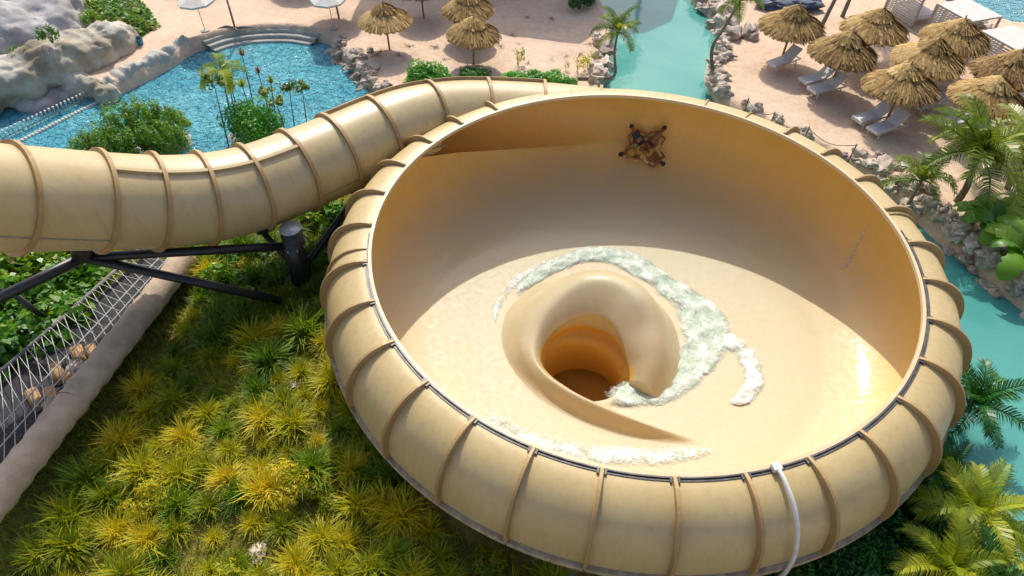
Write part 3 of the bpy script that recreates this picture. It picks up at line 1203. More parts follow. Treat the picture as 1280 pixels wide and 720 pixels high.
foam_strip('swirling_water', [(638, 380), (648, 352), (688, 322), (740, 305), (795, 312), (850, 345), (908, 385), (918, 425), (895, 465), (850, 500), (800, 512), (765, 505), (742, 492)],
           [(642, 384), (660, 362), (700, 338), (745, 326), (790, 342), (832, 372), (846, 408), (838, 440), (812, 462), (790, 470), (768, 474), (750, 478), (738, 482)],
           'greenish foaming water swirling round the hood into the drain', amp=0.13, white=0.10, cover=0.95)
foam_strip('splash_water', [(880, 410), (920, 415), (948, 440), (960, 475), (945, 502), (915, 512)], [(885, 425), (908, 440), (922, 455), (926, 475), (918, 490), (905, 505)],
           'white splash tongue peeling outward from the swirling water', 90, 20, 0.14, 0.30, 0.8, 2.0)
foam_strip('foam_water', [(590, 500), (650, 530), (700, 545), (760, 553), (820, 557), (868, 557), (906, 560)], [(596, 530), (646, 562), (700, 581), (750, 590), (810, 590), (850, 584), (908, 566)],
           'white foam sheet sliding along the near side of the bowl floor', 150, 34, 0.06, 0.26, 0.64, 3.0)
foam_strip('trickle_water', [(612, 392), (618, 370), (634, 350), (655, 335), (690, 318)], [(622, 420), (625, 392), (638, 370), (655, 350), (688, 328)],
           'thin clear water film left of the hood', 90, 14, 0.02, 0.30, 0.62, 4.0)

def wall_pt(px, py, off=0.012):
    d = FW + RT * (px - 640) / FPX + UP * (360 - py) / FPX
    zs = -INP[:, 1]
    for t in np.arange(12, 42, 0.01):
        p = CAM + d * t
        r = math.hypot(p[0], p[1])
        if -3.7 < p[2] < -0.2 and r > np.interp(-p[2], zs, INP[:, 0]) - off:
            return p
        if p[2] < -3.7:
            return p
    return p


def wall_streak(name, upper, lower, label, nu=60, nv=7):
    U_ = even(catmull([wall_pt(*q) for q in upper], 80), nu)
    L_ = even(catmull([wall_pt(*q) for q in lower], 80), nu)
    V, wh, cv = [], [], []
    for i in range(nu):
        for j in range(nv):
            t = j / (nv - 1)
            p = U_[i] * (1 - t) + L_[i] * t
            r = math.hypot(p[0], p[1])
            rw = np.interp(-p[2], -INP[:, 1], INP[:, 0]) - 0.012 - 0.015 * math.sin(math.pi * t)
            V.append((p[0] * rw / r, p[1] * rw / r, p[2]))
            e = math.sin(math.pi * t) * min(1.0, min(i, nu - 1 - i) / (nu * 0.2))
            wh.append(0.25)
            cv.append(0.40 * e)
    me = mesh_np(name, V, grid_faces(nu, nv), True)
    for k, dd in (('white', wh), ('cover', cv)):
        a_ = me.attributes.new(k, 'FLOAT', 'POINT')
        a_.data.foreach_set('value', np.array(dd, dtype=np.float32))
    return tag(link(name, me, 'foam'), label, 'water')


wall_streak('water_streak', [(1086, 272), (1074, 293), (1066, 308), (1052, 330), (1042, 345)], [(1090, 276), (1082, 298), (1072, 316), (1060, 338), (1048, 352)], 'thin white water streak running down the shaded bowl wall')

# ------------------------------------------------------------------ riders on the far wall
def wall_hit(px, py):
    d = FW + RT * (px - 640) / FPX + UP * (360 - py) / FPX
    for t in np.arange(15, 40, 0.01):
        p = CAM + d * t
        r = math.hypot(p[0], p[1])
        if p[2] < -0.3 and p[1] > 0:
            rw = np.interp(-p[2], -INP[:, 1], INP[:, 0])
            if r > rw:
                return p
    return p


hp = wall_hit(806, 188)
hr = math.hypot(hp[0], hp[1])
ki = int(np.argmin(np.abs(INP[:, 1] - hp[2])))
tg = INP[ki + 1] - INP[ki - 1]
tg /= np.linalg.norm(tg)
n2 = np.array([tg[1], -tg[0]])
if n2[0] > 0:
    n2 = -n2
er = np.array([hp[0] / hr, hp[1] / hr, 0])
NRM = Vector(er * n2[0] + np.array([0, 0, n2[1]])).normalized()
TX = Vector((er[1], -er[0], 0)).normalized()        # along the wall
TY = NRM.cross(TX).normalized()
if TY.z < 0:
    TX, TY = -TX, -TY
RM = Matrix((TX, TY, NRM)).transposed().to_4x4()
RM.translation = Vector(hp) + NRM * 0.24
raft = thing('raft', 'tan four-lobed inflatable raft riding high on the far bowl wall', 'raft')
raft.matrix_world = RM
LOBES = [134, 54, 206, 322]
for k in LOBES:
    c = Vector((math.cos(rad(k)), math.sin(rad(k)), 0)) * 0.42
    pts = [c + Vector((math.cos(t), math.sin(t), 0)) * 0.32 for t in np.linspace(0, 2 * math.pi, 25)]
    o = MB().tube(pts[:-1] + [pts[0]], 0.085, 10, False).build('raft_ring', 'raft', raft, True)
    seat = MB()
    seat.add([c + Vector((math.cos(t) * 0.31, math.sin(t) * 0.31, -0.06)) for t in np.linspace(0, 2 * math.pi, 24, endpoint=False)] + [c + Vector((0, 0, -0.09))],
             [(i, (i + 1) % 24, 24) for i in range(24)])
    seat.build('raft_floor', 'raft', raft, True)


def skin_mesh(name, verts, edges, radii, root=0, sub=2):
    me = bpy.data.meshes.new(name)
    me.from_pydata(verts, edges, [])
    o = bpy.data.objects.new(name, me)
    C.objects.link(o)
    o.modifiers.new('skin', 'SKIN')
    sv = me.skin_vertices[0].data
    for i, r in enumerate(radii):
        sv[i].radius = (r, r) if isinstance(r, (int, float)) else r
        sv[i].use_root = (i == root)
    s = o.modifiers.new('sub', 'SUBSURF')
    s.levels = sub
    s.render_levels = sub
    applied(o)
    for p in o.data.polygons:
        p.use_smooth = True
    return o


def rider(k, skin, suit, long_hair, top, label, arm):
    """seated, leaning back; x = outwards (head end), y = left, z = up from the raft"""
    v, e, r = [], [], []

    def j(p, rr, par=None):
        v.append(p)
        r.append(rr)
        if par is not None:
            e.append((par, len(v) - 1))
        return len(v) - 1
    pel = j((0.0, 0, 0.10), (0.15, 0.11))
    wst = j((0.16, 0, 0.17), (0.125, 0.095), pel)
    chs = j((0.36, 0, 0.26), (0.155, 0.105), wst)
    shl = j((0.48, 0, 0.33), (0.13, 0.085), chs)
    nek = j((0.56, 0, 0.39), 0.052, shl)
    hd0 = j((0.62, 0, 0.46), (0.075, 0.085), nek)
    hd1 = j((0.68, 0, 0.55), (0.082, 0.098), hd0)
    j((0.715, 0, 0.62), 0.06, hd1)
    j((0.575, 0, 0.555), 0.016, hd1)        # nose
    for s in (-1, 1):
        j((0.675, s * 0.092, 0.535), 0.014, hd1)      # ears
        u = j((0.46, s * 0.17, 0.32), 0.058, shl)
        el = j((0.24 if arm == s or arm == 2 else 0.50, s * 0.31, 0.24), 0.046, u)
        wr = j((0.06 if arm == s or arm == 2 else 0.34, s * 0.36, 0.18), 0.032, el)
        pm = j((0.02 if arm == s or arm == 2 else 0.28, s * 0.37, 0.165), (0.036, 0.018), wr)
        base = Vector(v[pm])
        for q in range(4):
            off = (q - 1.5) * 0.020
            L = (0.062, 0.072, 0.068, 0.052)[q]
            f1 = j(tuple(base + Vector((-0.030, s * (0.008 + off), 0.0))), 0.009, pm)
            f2 = j(tuple(base + Vector((-0.030 - L * 0.55, s * (0.010 + off), -0.012))), 0.008, f1)
            j(tuple(base + Vector((-0.030 - L * 0.8, s * (0.010 + off), -0.040))), 0.007, f2)
        th = j(tuple(base + Vector((0.0, -s * 0.034, -0.004))), 0.010, pm)
        j(tuple(base + Vector((-0.034, -s * 0.052, -0.018))), 0.008, th)
        hip = j((-0.06, s * 0.10, 0.11), 0.092, pel)
        kn = j((-0.33, s * 0.16, 0.34), 0.062, hip)
        an = j((-0.36, s * 0.12, 0.08), 0.038, kn)
        hl = j((-0.40, s * 0.12, 0.05), 0.036, an)
        j((-0.50, s * 0.13, 0.10), (0.036, 0.022), hl)
    o = skin_mesh('person', v, e, r, 0)
    o.data.materials.append(MT[skin])
    a = rad(LOBES[k])
    M2 = RM @ Matrix.Rotation(a, 4, 'Z') @ Matrix.Translation((0.34, 0, -0.02)) @ Matrix.Scale(0.97, 4)
    o.matrix_world = M2
    tag(o, label, 'person', 'riders on the raft')
    # hair: cap over the skull, longer strands for some
    bm = bmesh.new()
    bmesh.ops.create_icosphere(bm, subdivisions=3, radius=0.108)
    for w in bm.verts:
        w.co *= 1 + 0.06 * noise.noise(w.co * 30)
        if w.co.x < -0.015 and w.co.z < 0.06:
            w.co.x = -0.015
        if long_hair and w.co.x > 0.02:
            w.co.x *= 1.5
            w.co.z = w.co.z * 1.1 - 0.04
    bmesh.ops.translate(bm, verts=bm.verts[:], vec=(0.70, 0, 0.578))
    me = bpy.data.meshes.new('hair')
    bm.to_mesh(me)
    bm.free()
    for p in me.polygons:
        p.use_smooth = True
    link('hair', me, 'hair', o)
    for s in (-1, 1):
        bm = bmesh.new()
        bmesh.ops.create_icosphere(bm, subdivisions=1, radius=0.013, matrix=Matrix.Translation((0.592, s * 0.035, 0.575)))
        me = bpy.data.meshes.new('eye')
        bm.to_mesh(me)
        bm.free()
        link('eye', me, 'hair', o)
    # swimwear hugging the hips (and chest)
    ve = [(0.10, 0, 0.15), (0.0, 0, 0.115), (-0.05, 0.10, 0.115), (-0.22, 0.128, 0.235), (-0.05, -0.10, 0.115), (-0.22, -0.128, 0.235)]
    sw = skin_mesh('swimwear', ve, [(0, 1), (1, 2), (2, 3), (1, 4), (4, 5)], [(0.15, 0.115), (0.168, 0.125), 0.108, 0.092, 0.108, 0.092], 1)
    sw.data.materials.append(MT[suit])
    sw.parent = o
    if top:
        t = skin_mesh('swim_top', [(0.26, 0, 0.215), (0.36, 0, 0.265), (0.44, 0, 0.305)], [(0, 1), (1, 2)], [(0.155, 0.108), (0.172, 0.122), (0.16, 0.108)], 1)
        t.data.materials.append(MT[suit])
        t.parent = o
    return o


rider(0, 'skin_a', 'swim_dark', False, True, 'rider in dark swimwear leaning back in the raft, short dark hair', -1)
rider(1, 'skin_b', 'swim_red', True, False, 'bare-chested rider in maroon shorts with long dark hair in the raft', 1)
rider(2, 'skin_c', 'swim_yellow', True, True, 'long-haired rider in mustard swimsuit holding on in the raft', 2)
rider(3, 'skin_b', 'swim_yellow', False, False, 'bare-chested rider in mustard shorts lying in the raft', 0)

# ------------------------------------------------------------------ steel support beside the tube
pb = back(376, 352, GZ)
sup = thing('steel_support', 'black steel post with pale cap and branching braces under the tube', 'support', (pb[0], pb[1], GZ))


def schild(m, name, mat='black_steel', smooth=True):
    return child(m.build(name, mat, None, smooth), sup)


def over(bpx, z0, tpx, zmax=7.0):
    """point at photo position tpx that stands most nearly above the ground point bpx"""
    b = back(*bpx, z0)
    best = None
    for z in np.arange(z0 + 0.2, z0 + zmax, 0.05):
        q = back(*tpx, z)
        d = math.hypot(q[0] - b[0], q[1] - b[1])
        if best is None or d < best[0]:
            best = (d, q)
    return b, best[1]


b_, t_ = over((378, 356), GZ, (363, 286))
post_o = schild(MB().tube([b_ - np.array([0, 0, 0.5]), t_], 0.36, 24), 'post')
ptop = Vector(t_)
MB().tube([ptop + Vector((0, 0, 0.002)), ptop + Vector((0, 0, 0.05))], 0.375, 24).build('post_cap', 'galv', post_o, True)
ax = (ptop - Vector(b_)).normalized()
P1 = ptop - ax * 0.75
node = Vector(at(104, 322, 20.3))
schild(MB().tube([P1, node], 0.15, 12), 'brace')
schild(MB().tube([node, Vector(back(352, 376, GZ + 0.4))], 0.15, 12), 'brace')
schild(MB().tube([node, Vector(back(-40, 392, -1.7))], 0.17, 12), 'brace')
schild(MB().tube([node + Vector((0, 0, 0.1)), node + Vector((0.4, 0.25, 0.95))], 0.30, 12), 'saddle')
schild(MB().tube([Vector(back(20, 370, -1.9)), Vector(back(75, 412, GZ + 0.2))], 0.10, 10), 'brace')
schild(MB().tube([Vector(back(20, 368, -1.9)), Vector(back(-60, 350, -1.2))], 0.10, 10), 'brace')
schild(MB().tube([Vector(b_) + ax * 0.6, Vector(at(455, 232, 24.9))], 0.13, 12), 'brace')
schild(MB().tube([Vector(b_) + ax * 0.7, Vector(at(330, 292, 22.6))], 0.10, 12), 'brace')
schild(MB().tube([Vector(at(330, 292, 22.6)), Vector(at(322, 268, 22.5))], 0.22, 12), 'saddle')
for k in range(8):
    a = k * math.pi / 4
    m = MB()
    m.tube([P1 + Vector((0.40 * math.cos(a), 0.40 * math.sin(a), 0)), P1 + Vector((0.40 * math.cos(a), 0.40 * math.sin(a), 0.1))], 0.03, 6)
    m.build('bolt', 'galv', post_o, True)

# ------------------------------------------------------------------ rope net bridge
bf = Vector(back(232, 322, -3.25))
bn = Vector(back(-40, 668, -2.2))
lf = Vector(back(180, 306, -3.25))
ln = Vector(back(-40, 500, -2.6))
nb = thing('net_bridge', 'rope net bridge slung beside a thick tan canvas-padded beam', 'bridge', tuple(bf) if False else (float(bf.x), float(bf.y), GZ))
NB = 60
pts = [bf.lerp(bn, k / (NB - 1)) for k in range(NB)]
pts = [p + Vector((0, 0, 0.015 * math.sin(k * 0.8))) for k, p in enumerate(pts)]
me = MB().tube(pts, [0.42 + 0.015 * math.sin(k * 1.9) + 0.01 * math.sin(k * 4.3) for k in range(NB)], 28).mesh('padded_beam', True)
for v_ in me.vertices:       # wrinkled cloth
    n_ = noise.fractal(v_.co * 1.6, 1.0, 2.0, 4)
    w_ = noise.noise(Vector((v_.co.x * 5, v_.co.y * 5, v_.co.z * 2)))
    v_.co += Vector((0.3, 0.2, 1)) * (0.016 * n_ + 0.016 * w_)
beam_o = child(link('padded_beam', me, 'canvas'), nb)
for t in (0.28, 0.62):     # lacing bands
    c = bf.lerp(bn, t)
    d = (bn - bf).normalized()
    MB().tube([c - d * 0.05, c + d * 0.05], 0.44, 28, False).build('lacing_band', 'canvas', beam_o, True)
child(MB().tube([lf, lf.lerp(ln, 0.5) + Vector((0, 0, -0.05)), ln], 0.07, 10).build('side_cable', 'cable_grey', None, True), nb)
m = MB()
NQ = 24
vv = []
for k in range(NQ + 1):
    t = k / NQ
    p, q = lf.lerp(ln, t), bf.lerp(bn, t)
    for s in range(5):
        u = s / 4
        vv.append(p.lerp(q, u) + Vector((0, 0, -0.35 - 0.25 * math.sin(math.pi * u))))
m.add(vv, grid_faces(NQ + 1, 5).tolist())
child(m.build('deck_mat', 'deck_dark', None, True), nb)
sag = lambda p, q, u: p.lerp(q, u) + Vector((0, 0, -0.16 * math.sin(math.pi * u)))
NR = 24
for k in range(NR):
    t = (k + 0.5) / NR
    t2 = min(1, t + 0.035)
    p, q = lf.lerp(ln, t), bf.lerp(bn, t2)
    j_ = rnd.uniform(-0.05, 0.05)
    child(MB().tube([sag(p, q, u) for u in (0, 0.25 + j_, 0.5, 0.75, 0.95)], 0.012, 5).build('rope', 'rope', None, True), nb)
    p2, q2 = lf.lerp(ln, min(1, t + 0.075)), bf.lerp(bn, max(0, t - 0.02))
    child(MB().tube([sag(p2, q2, u) + Vector((0, 0, 0.025)) for u in (0.0, 0.22, 0.45, 0.62 + j_)], 0.010, 5).build('rope', 'rope', None, True), nb)
for u in (0.45, 0.62):
    child(MB().tube([sag(lf.lerp(ln, t), bf.lerp(bn, t), u) + Vector((0, 0, 0.03)) for t in np.linspace(0, 1, 24)], 0.02, 6).build('rope', 'rope', None, True), nb)
# tan mats and pale stones lying on the net's deck
for k, (t, u, sx, sy) in enumerate([(0.50, 0.62, 0.62, 0.22), (0.55, 0.45, 0.6, 0.24), (0.60, 0.62, 0.62, 0.24), (0.65, 0.40, 0.6, 0.24), (0.70, 0.58, 0.6, 0.22), (0.76, 0.42, 0.6, 0.22)]):
    p = lf.lerp(ln, t).lerp(bf.lerp(bn, t), u) + Vector((0, 0, -0.36 - 0.12 * math.sin(math.pi * u)))
    d = bf.lerp(bn, t) - lf.lerp(ln, t)
    bm = bmesh.new()
    bmesh.ops.create_cube(bm, size=1.0)
    bmesh.ops.scale(bm, vec=(sx * 1.5, sy * 1.5, 0.12), verts=bm.verts[:])
    bmesh.ops.bevel(bm, geom=bm.edges[:], offset=0.05, segments=3, affect='EDGES')
    me = bpy.data.meshes.new('deck_mat_tan')
    bm.to_mesh(me)
    bm.free()
    for q in me.polygons:
        q.use_smooth = True
    o = link('foam_mat', me, 'cushion')
    o.location = p
    o.rotation_euler = (0, 0.12, math.atan2(d.y, d.x) + rnd.uniform(-0.15, 0.15))
    tag(o, 'flat tan padded mat lying under the rope net', 'mat', 'tan mats under the rope net')


def rock_mesh(name, seed, sub=3, rough=0.35, flat=0.7, freq=1.3):
    bm = bmesh.new()
    bmesh.ops.create_icosphere(bm, subdivisions=sub, radius=1.0)
    for v_ in bm.verts:
        p = v_.co.copy()
        n_ = noise.fractal(p * freq + Vector((seed * 3.1, seed, 0)), 0.9, 2.0, 5)
        c_ = noise.cell(p * 1.6 + Vector((seed, 0, 0)))
        v_.co = p * (1 + rough * n_ + 0.10 * (c_ - 0.5))
        v_.co.z *= flat
    me = bpy.data.meshes.new(name)
    bm.to_mesh(me)
    bm.free()
    for q in me.polygons:
        q.use_smooth = True
    me.set_sharp_from_angle(angle=rad(38))
    return me


ROCKS = [rock_mesh('rock', s, 3, 0.55, rnd.uniform(0.55, 0.85)) for s in range(8)]
for me in ROCKS:
    me.materials.append(MT['rock'])


def rock(p, s, label, group, name='rock', sink=0.25):
    o = link(name, rnd.choice(ROCKS))
    o.location = (float(p[0]), float(p[1]), float(p[2]) + s * (0.6 - sink) * 0.6)
    o.rotation_euler = (rnd.uniform(-0.3, 0.3), rnd.uniform(-0.3, 0.3), rnd.uniform(0, 6.28))
    o.scale = (s * rnd.uniform(0.85, 1.35), s * rnd.uniform(0.7, 1.05), s * rnd.uniform(0.7, 1.1))
    return tag(o, label, 'rock', group)


def rocks_along(pxs, n, smin, smax, label, group, jit=0.35, z=None):
    P_ = even(catmull([back(x, y, WZ + 0.25) for x, y in pxs], 100), n)
    for p in P_:
        q = p + nr.normal(0, jit, 3) * np.array([1, 1, 0])
        q[2] = max(gz(q[0], q[1]), WZ - 0.25) if z is None else z
        rock(q, rnd.uniform(smin, smax), label, group)


for k in range(6):
    t = rnd.uniform(0.5, 0.75)
    u = rnd.uniform(0.5, 0.9)
    p = lf.lerp(ln, t).lerp(bf.lerp(bn, t), u)
    o = link('pale_stone', ROCKS[k])
    o = o if not o.data.users > 99 else o
    o.location = p + Vector((0, 0, -0.36))
    o.scale = (0.22, 0.16, 0.10)
    tag(o, 'smooth pale stone among the mats under the rope net', 'stone', 'pale stones under the rope net')

# ------------------------------------------------------------------ banks
rocks_along([(1072, 208), (1100, 222), (1130, 242), (1165, 276), (1200, 312), (1240, 345), (1290, 385)], 46, 0.20, 0.44, 'pale jagged rock edging the river beside the palms', 'rocks along the palm-side river bank', 0.22)
rocks_along([(1085, 200), (1120, 228), (1160, 256), (1210, 305), (1270, 350)], 22, 0.14, 0.34, 'pale jagged rock edging the river beside the palms', 'rocks along the palm-side river bank', 0.35)
rocks_along([(868, -4), (893, 22), (902, 50), (897, 78), (890, 100), (903, 128)], 26, 0.22, 0.5, 'white bank rock below the leaning palm trunk', 'white rocks on the sandy river bank', 0.2)
rocks_along([(892, 0), (908, 30), (914, 55)], 9, 0.4, 0.75, 'white bank rock below the leaning palm trunk', 'white rocks on the sandy river bank', 0.25)
rocks_along([(910, 128), (950, 158), (1000, 180), (1046, 200)], 14, 0.18, 0.36, 'low stone edging the sand behind the bowl rim', 'stones behind the bowl rim', 0.25)
rocks_along([(744, 58), (752, 75), (750, 95), (742, 108)], 8, 0.3, 0.55, 'white boulder on the river bank by the bent palm', 'white boulders by the bent palm', 0.15)
rocks_along([(414, 58), (428, 74), (446, 92), (466, 114), (486, 134)], 22, 0.22, 0.45, 'beige rock lining the pool by the thatched umbrellas', 'beige rocks lining the pool', 0.22)
rocks_along([(430, 62), (450, 80), (470, 100), (492, 122)], 14, 0.14, 0.32, 'beige rock lining the pool by the thatched umbrellas', 'beige rocks lining the pool', 0.4)
rocks_along([(1188, 540), (1199, 566), (1205, 600), (1215, 628), (1236, 655), (1268, 692)], 16, 0.2, 0.4, 'pink-grey stone at the foot of the shrubs on the river', 'stones at the shrubby river bank', 0.15)

# pool wall with broken rocky crest and curved steps
Wt = lambda q, z: back(q[0], q[1], z)
wl = even(catmull([back(x, y, WZ) for x, y in ((143, 124), (165, 113), (190, 100), (222, 82), (248, 64))], 100), 60)
tng = np.gradient(wl, axis=0)
tng /= np.linalg.norm(tng, axis=1)[:, None]
nrm_ = np.stack([-tng[:, 1], tng[:, 0], 0 * tng[:, 0]], 1)
rows = []
for i in range(60):
    row = []
    h = 0.85 + 0.30 * noise.fractal(Vector((i * 0.22, 3.3, 0)), 0.8, 2.0, 4)
    for j in range(14):
        t = j / 13
        if t < 0.5:
            u = t / 0.5
            p = wl[i] + nrm_[i] * (0.05 + 0.30 * u ** 1.5)
            z = WZ - 0.4 + (h + 0.4) * u
        else:
            u = (t - 0.5) / 0.5
            p = wl[i] + nrm_[i] * (0.35 + 1.2 * u)
            z = WZ + h + (-0.02 - (h - 0.45) * u ** 1.4)
        nz = 0.10 * noise.fractal(Vector((p[0] * 1.6, p[1] * 1.6, z * 1.6)), 0.9, 2.0, 4)
        row.append((p[0] + nrm_[i][0] * nz, p[1] + nrm_[i][1] * nz, z + (nz * 1.5 if t > 0.4 else 0)))
    rows.append(row)
me = mesh_np('pool_wall', np.array(rows).reshape(-1, 3), grid_faces(60, 14), True)
fix_normals(me)
tag(link('pool_wall', me, 'concrete'), 'pale concrete pool wall with a broken rocky crest', 'wall')

stp = thing('pool_steps', 'curved pale steps leading from the sand into the pool', 'steps', tuple(back(330, 48, BZ)))
arc = even(catmull([back(x, y, WZ + 0.1) for x, y in ((252, 58), (278, 49), (307, 43.5), (340, 41), (375, 42), (407, 48))], 120), 60)
ctr = np.array(arc[30] + (arc[0] + arc[-1] - 2 * arc[30]) * 1.6)
for s in range(4):
    z1 = BZ + 0.02 - 0.17 * s
    rows = []
    for i, p in enumerate(arc):
        d = ctr - p
        d[2] = 0
        d /= np.linalg.norm(d)
        a0 = p + d * (0.34 * s - 0.45)
        a1 = p + d * (0.34 * s + 0.02)
        rows.append([(a0[0], a0[1], z1 - 0.4), (a0[0], a0[1], z1 - 0.02), (a0[0] + d[0] * 0.02, a0[1] + d[1] * 0.02, z1), (a1[0] - d[0] * 0.05, a1[1] - d[1] * 0.05, z1), (a1[0], a1[1], z1 - 0.04), (a1[0] - d[0] * 0.03, a1[1] - d[1] * 0.03, z1 - 0.4)])
    me = fix_normals(mesh_np('step', np.array(rows).reshape(-1, 3), grid_faces(60, 6)))
    child(link('step', me, 'concrete'), stp)


# sculpted rock masses
def rock_mass(name, blobs, mat, label, voxel=0.16, amp=0.30, seed=1.0, freq=0.7):
    bm = bmesh.new()
    for (c, s) in blobs:
        bmesh.ops.create_icosphere(bm, subdivisions=3, radius=1.0, matrix=Matrix.Translation(Vector(c)) @ Matrix.Diagonal((s[0], s[1], s[2], 1)))
    me = bpy.data.meshes.new(name)
    bm.to_mesh(me)
    bm.free()
    o = link(name, me, mat)
    r_ = o.modifiers.new('remesh', 'REMESH')
    r_.mode = 'VOXEL'
    r_.voxel_size = voxel
    applied(o)
    me = o.data
    n_ = len(me.vertices)
    for it in range(2):
        me.update()
        nrmls = [v.normal.copy() for v in me.vertices]
        for v, nn in zip(me.vertices, nrmls):
            f = noise.fractal(v.co * (freq if it == 0 else freq * 3.5) + Vector((seed, 0, 0)), 0.9, 2.0, 5)
            rg = abs(noise.noise(v.co * freq * 1.7 + Vector((0, seed, 0))))
            v.co += nn * ((amp * f - amp * 0.7 * (0.4 - rg)) if it == 0 else amp * 0.25 * f)
    for p in me.polygons:
        p.use_smooth = True
    if not me.materials:
        me.materials.append(MT[mat])
    return tag(o, label, 'rock')


def bl(px, py, z, sx, sy, sz):
    return (tuple(back(px, py, z)), (sx, sy, sz))


rock_mass('boulder', [bl(10, 55, -3.0, 3.2, 2.4, 1.9), bl(55, 40, -3.0, 2.4, 2.2, 1.7), bl(-30, 40, -3.0, 3.2, 2.6, 2.3), bl(80, 22, -2.9, 1.7, 1.6, 1.3), bl(20, 15, -2.8, 2.6, 2.2, 1.8)],
          'rock_grey', 'big smooth grey boulder mass above the rock ledge', 0.16, 0.35, 2.0, 0.55)
rock_mass('rock_ledge', [bl(0, 103, -3.3, 2.0, 1.5, 1.25), bl(30, 97, -3.2, 1.6, 1.4, 1.2), bl(60, 84, -3.1, 1.6, 1.4, 1.2), bl(88, 74, -3.1, 1.5, 1.2, 1.15), bl(112, 64, -3.1, 1.4, 1.1, 1.15), bl(137, 54, -3.1, 1.2, 1.0, 1.1), bl(152, 47, -3.1, 0.8, 0.8, 0.95), bl(-40, 112, -3.3, 2.2, 1.8, 1.3)],
          'rock_ledge', 'long undulating rock ledge overhanging the dark cave pool', 0.13, 0.28, 5.0, 0.8)
rock_mass('rock_spur', [bl(100, 108, -3.75, 0.9, 0.7, 0.7), bl(118, 112, -3.8, 0.8, 0.6, 0.65), bl(134, 118, -3.85, 0.6, 0.5, 0.6), bl(88, 102, -3.7, 0.7, 0.6, 0.7)],
          'rock_ledge', 'small rocky spur at the end of the pool wall', 0.10, 0.2, 7.0, 1.2)
rock_mass('cave_floor_rock', [bl(46, 128, -4.0, 1.2, 0.8, 0.45), bl(66, 118, -4.0, 1.2, 0.8, 0.5), bl(84, 112, -3.95, 0.9, 0.7, 0.5)],
          'rock_grey', 'flat grey rock shelf under the ledge beside the cave water', 0.10, 0.12, 9.0, 1.0)

# barrier posts and float line across the cave mouth
A0, A1 = back(128, 117, WZ), back(4, 176, WZ)
bar = thing('pool_barrier', 'row of thin white-topped posts across the cave mouth', 'barrier', (float(A0[0]), float(A0[1]), WZ - 0.6))
for k in range(26):
    p = A0 + (A1 - A0) * k / 25
    o = child(MB().tube([(p[0], p[1], WZ - 0.7), (p[0], p[1], WZ + 0.42)], 0.022, 6).build('post', 'concrete', None, True), bar)
    MB().tube([(p[0], p[1], WZ + 0.36), (p[0], p[1], WZ + 0.46)], 0.05, 8).build('post_cap', 'white', o, True)
child(MB().tube([A0 + np.array([0, 0, 0.12]), A1 + np.array([0, 0, 0.12])], 0.02, 6).build('rail', 'cable_grey'), bar)
B0, B1 = back(131, 124, WZ), back(8, 186, WZ)
fl = thing('float_line', 'rope of chunky cream floats in front of the barrier posts', 'float line', (float(B0[0]), float(B0[1]), WZ))
child(MB().tube([B0 + np.array([0, 0, 0.02]), B1 + np.array([0, 0, 0.02])], 0.02, 6).build('float_rope', 'rope'), fl)
dB = (B1 - B0) / np.linalg.norm(B1 - B0)
for k in range(30):
    p = B0 + (B1 - B0) * (k + 0.5) / 30
    child(MB().tube([p - dB * 0.075, p - dB * 0.05, p + dB * 0.05, p + dB * 0.075], [0.07, 0.105, 0.105, 0.07], 10).build('float', 'umbrella', None, True), fl)


# ------------------------------------------------------------------ thatched umbrellas
def thatch_mesh(seed, r0, z0, r1, z1, n, droop, core=True):
    R_ = np.random.default_rng(seed)
    V, F, mi = [], [], []
    for k in range(n):
        a = R_.uniform(0, 2 * np.pi)
        s0 = R_.uniform(0.0, 0.72)
        s1 = min(1.0, s0 + R_.uniform(0.28, 0.5)) if R_.random() < 0.55 else 1.0
        w = R_.uniform(0.020, 0.055)
        da = R_.normal(0, 0.05)
        lift = R_.uniform(0.0, 0.09)
        pts = []
        for q in range(4):
            s = s0 + (s1 - s0) * q / 3
            r = r0 + (r1 - r0) * s
            z = z0 + (z1 - z0) * (s ** 1.15) + lift * (0.4 + 0.6 * q / 3)
            if q == 3 and s1 == 1.0:
                r += R_.uniform(-0.10, 0.16)
                z -= droop * R_.uniform(0.3, 1.3)
            aa = a + da * q / 3
            pts.append((r, aa, z))
        b0 = len(V)
        for r, aa, z in pts:
            cx, cy = math.cos(aa), math.sin(aa)
            V += [(r * cx - w * cy, r * cy + w * cx, z - 0.012), (r * cx + w * cy, r * cy - w * cx, z + 0.012)]
        for q in range(3):
            F.append((b0 + 2 * q, b0 + 2 * q + 1, b0 + 2 * q + 3, b0 + 2 * q + 2))
            mi.append(0)
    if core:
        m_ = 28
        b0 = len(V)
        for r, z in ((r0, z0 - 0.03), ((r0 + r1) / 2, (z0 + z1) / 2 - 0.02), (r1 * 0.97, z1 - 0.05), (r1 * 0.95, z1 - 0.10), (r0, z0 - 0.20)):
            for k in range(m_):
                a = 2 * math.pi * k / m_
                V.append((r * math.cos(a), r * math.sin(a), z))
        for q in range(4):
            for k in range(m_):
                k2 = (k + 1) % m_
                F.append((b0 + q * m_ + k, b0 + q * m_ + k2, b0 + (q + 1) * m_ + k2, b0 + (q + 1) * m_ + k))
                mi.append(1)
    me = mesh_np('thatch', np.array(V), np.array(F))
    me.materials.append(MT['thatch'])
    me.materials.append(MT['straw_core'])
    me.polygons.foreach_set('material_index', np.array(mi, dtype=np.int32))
    return me


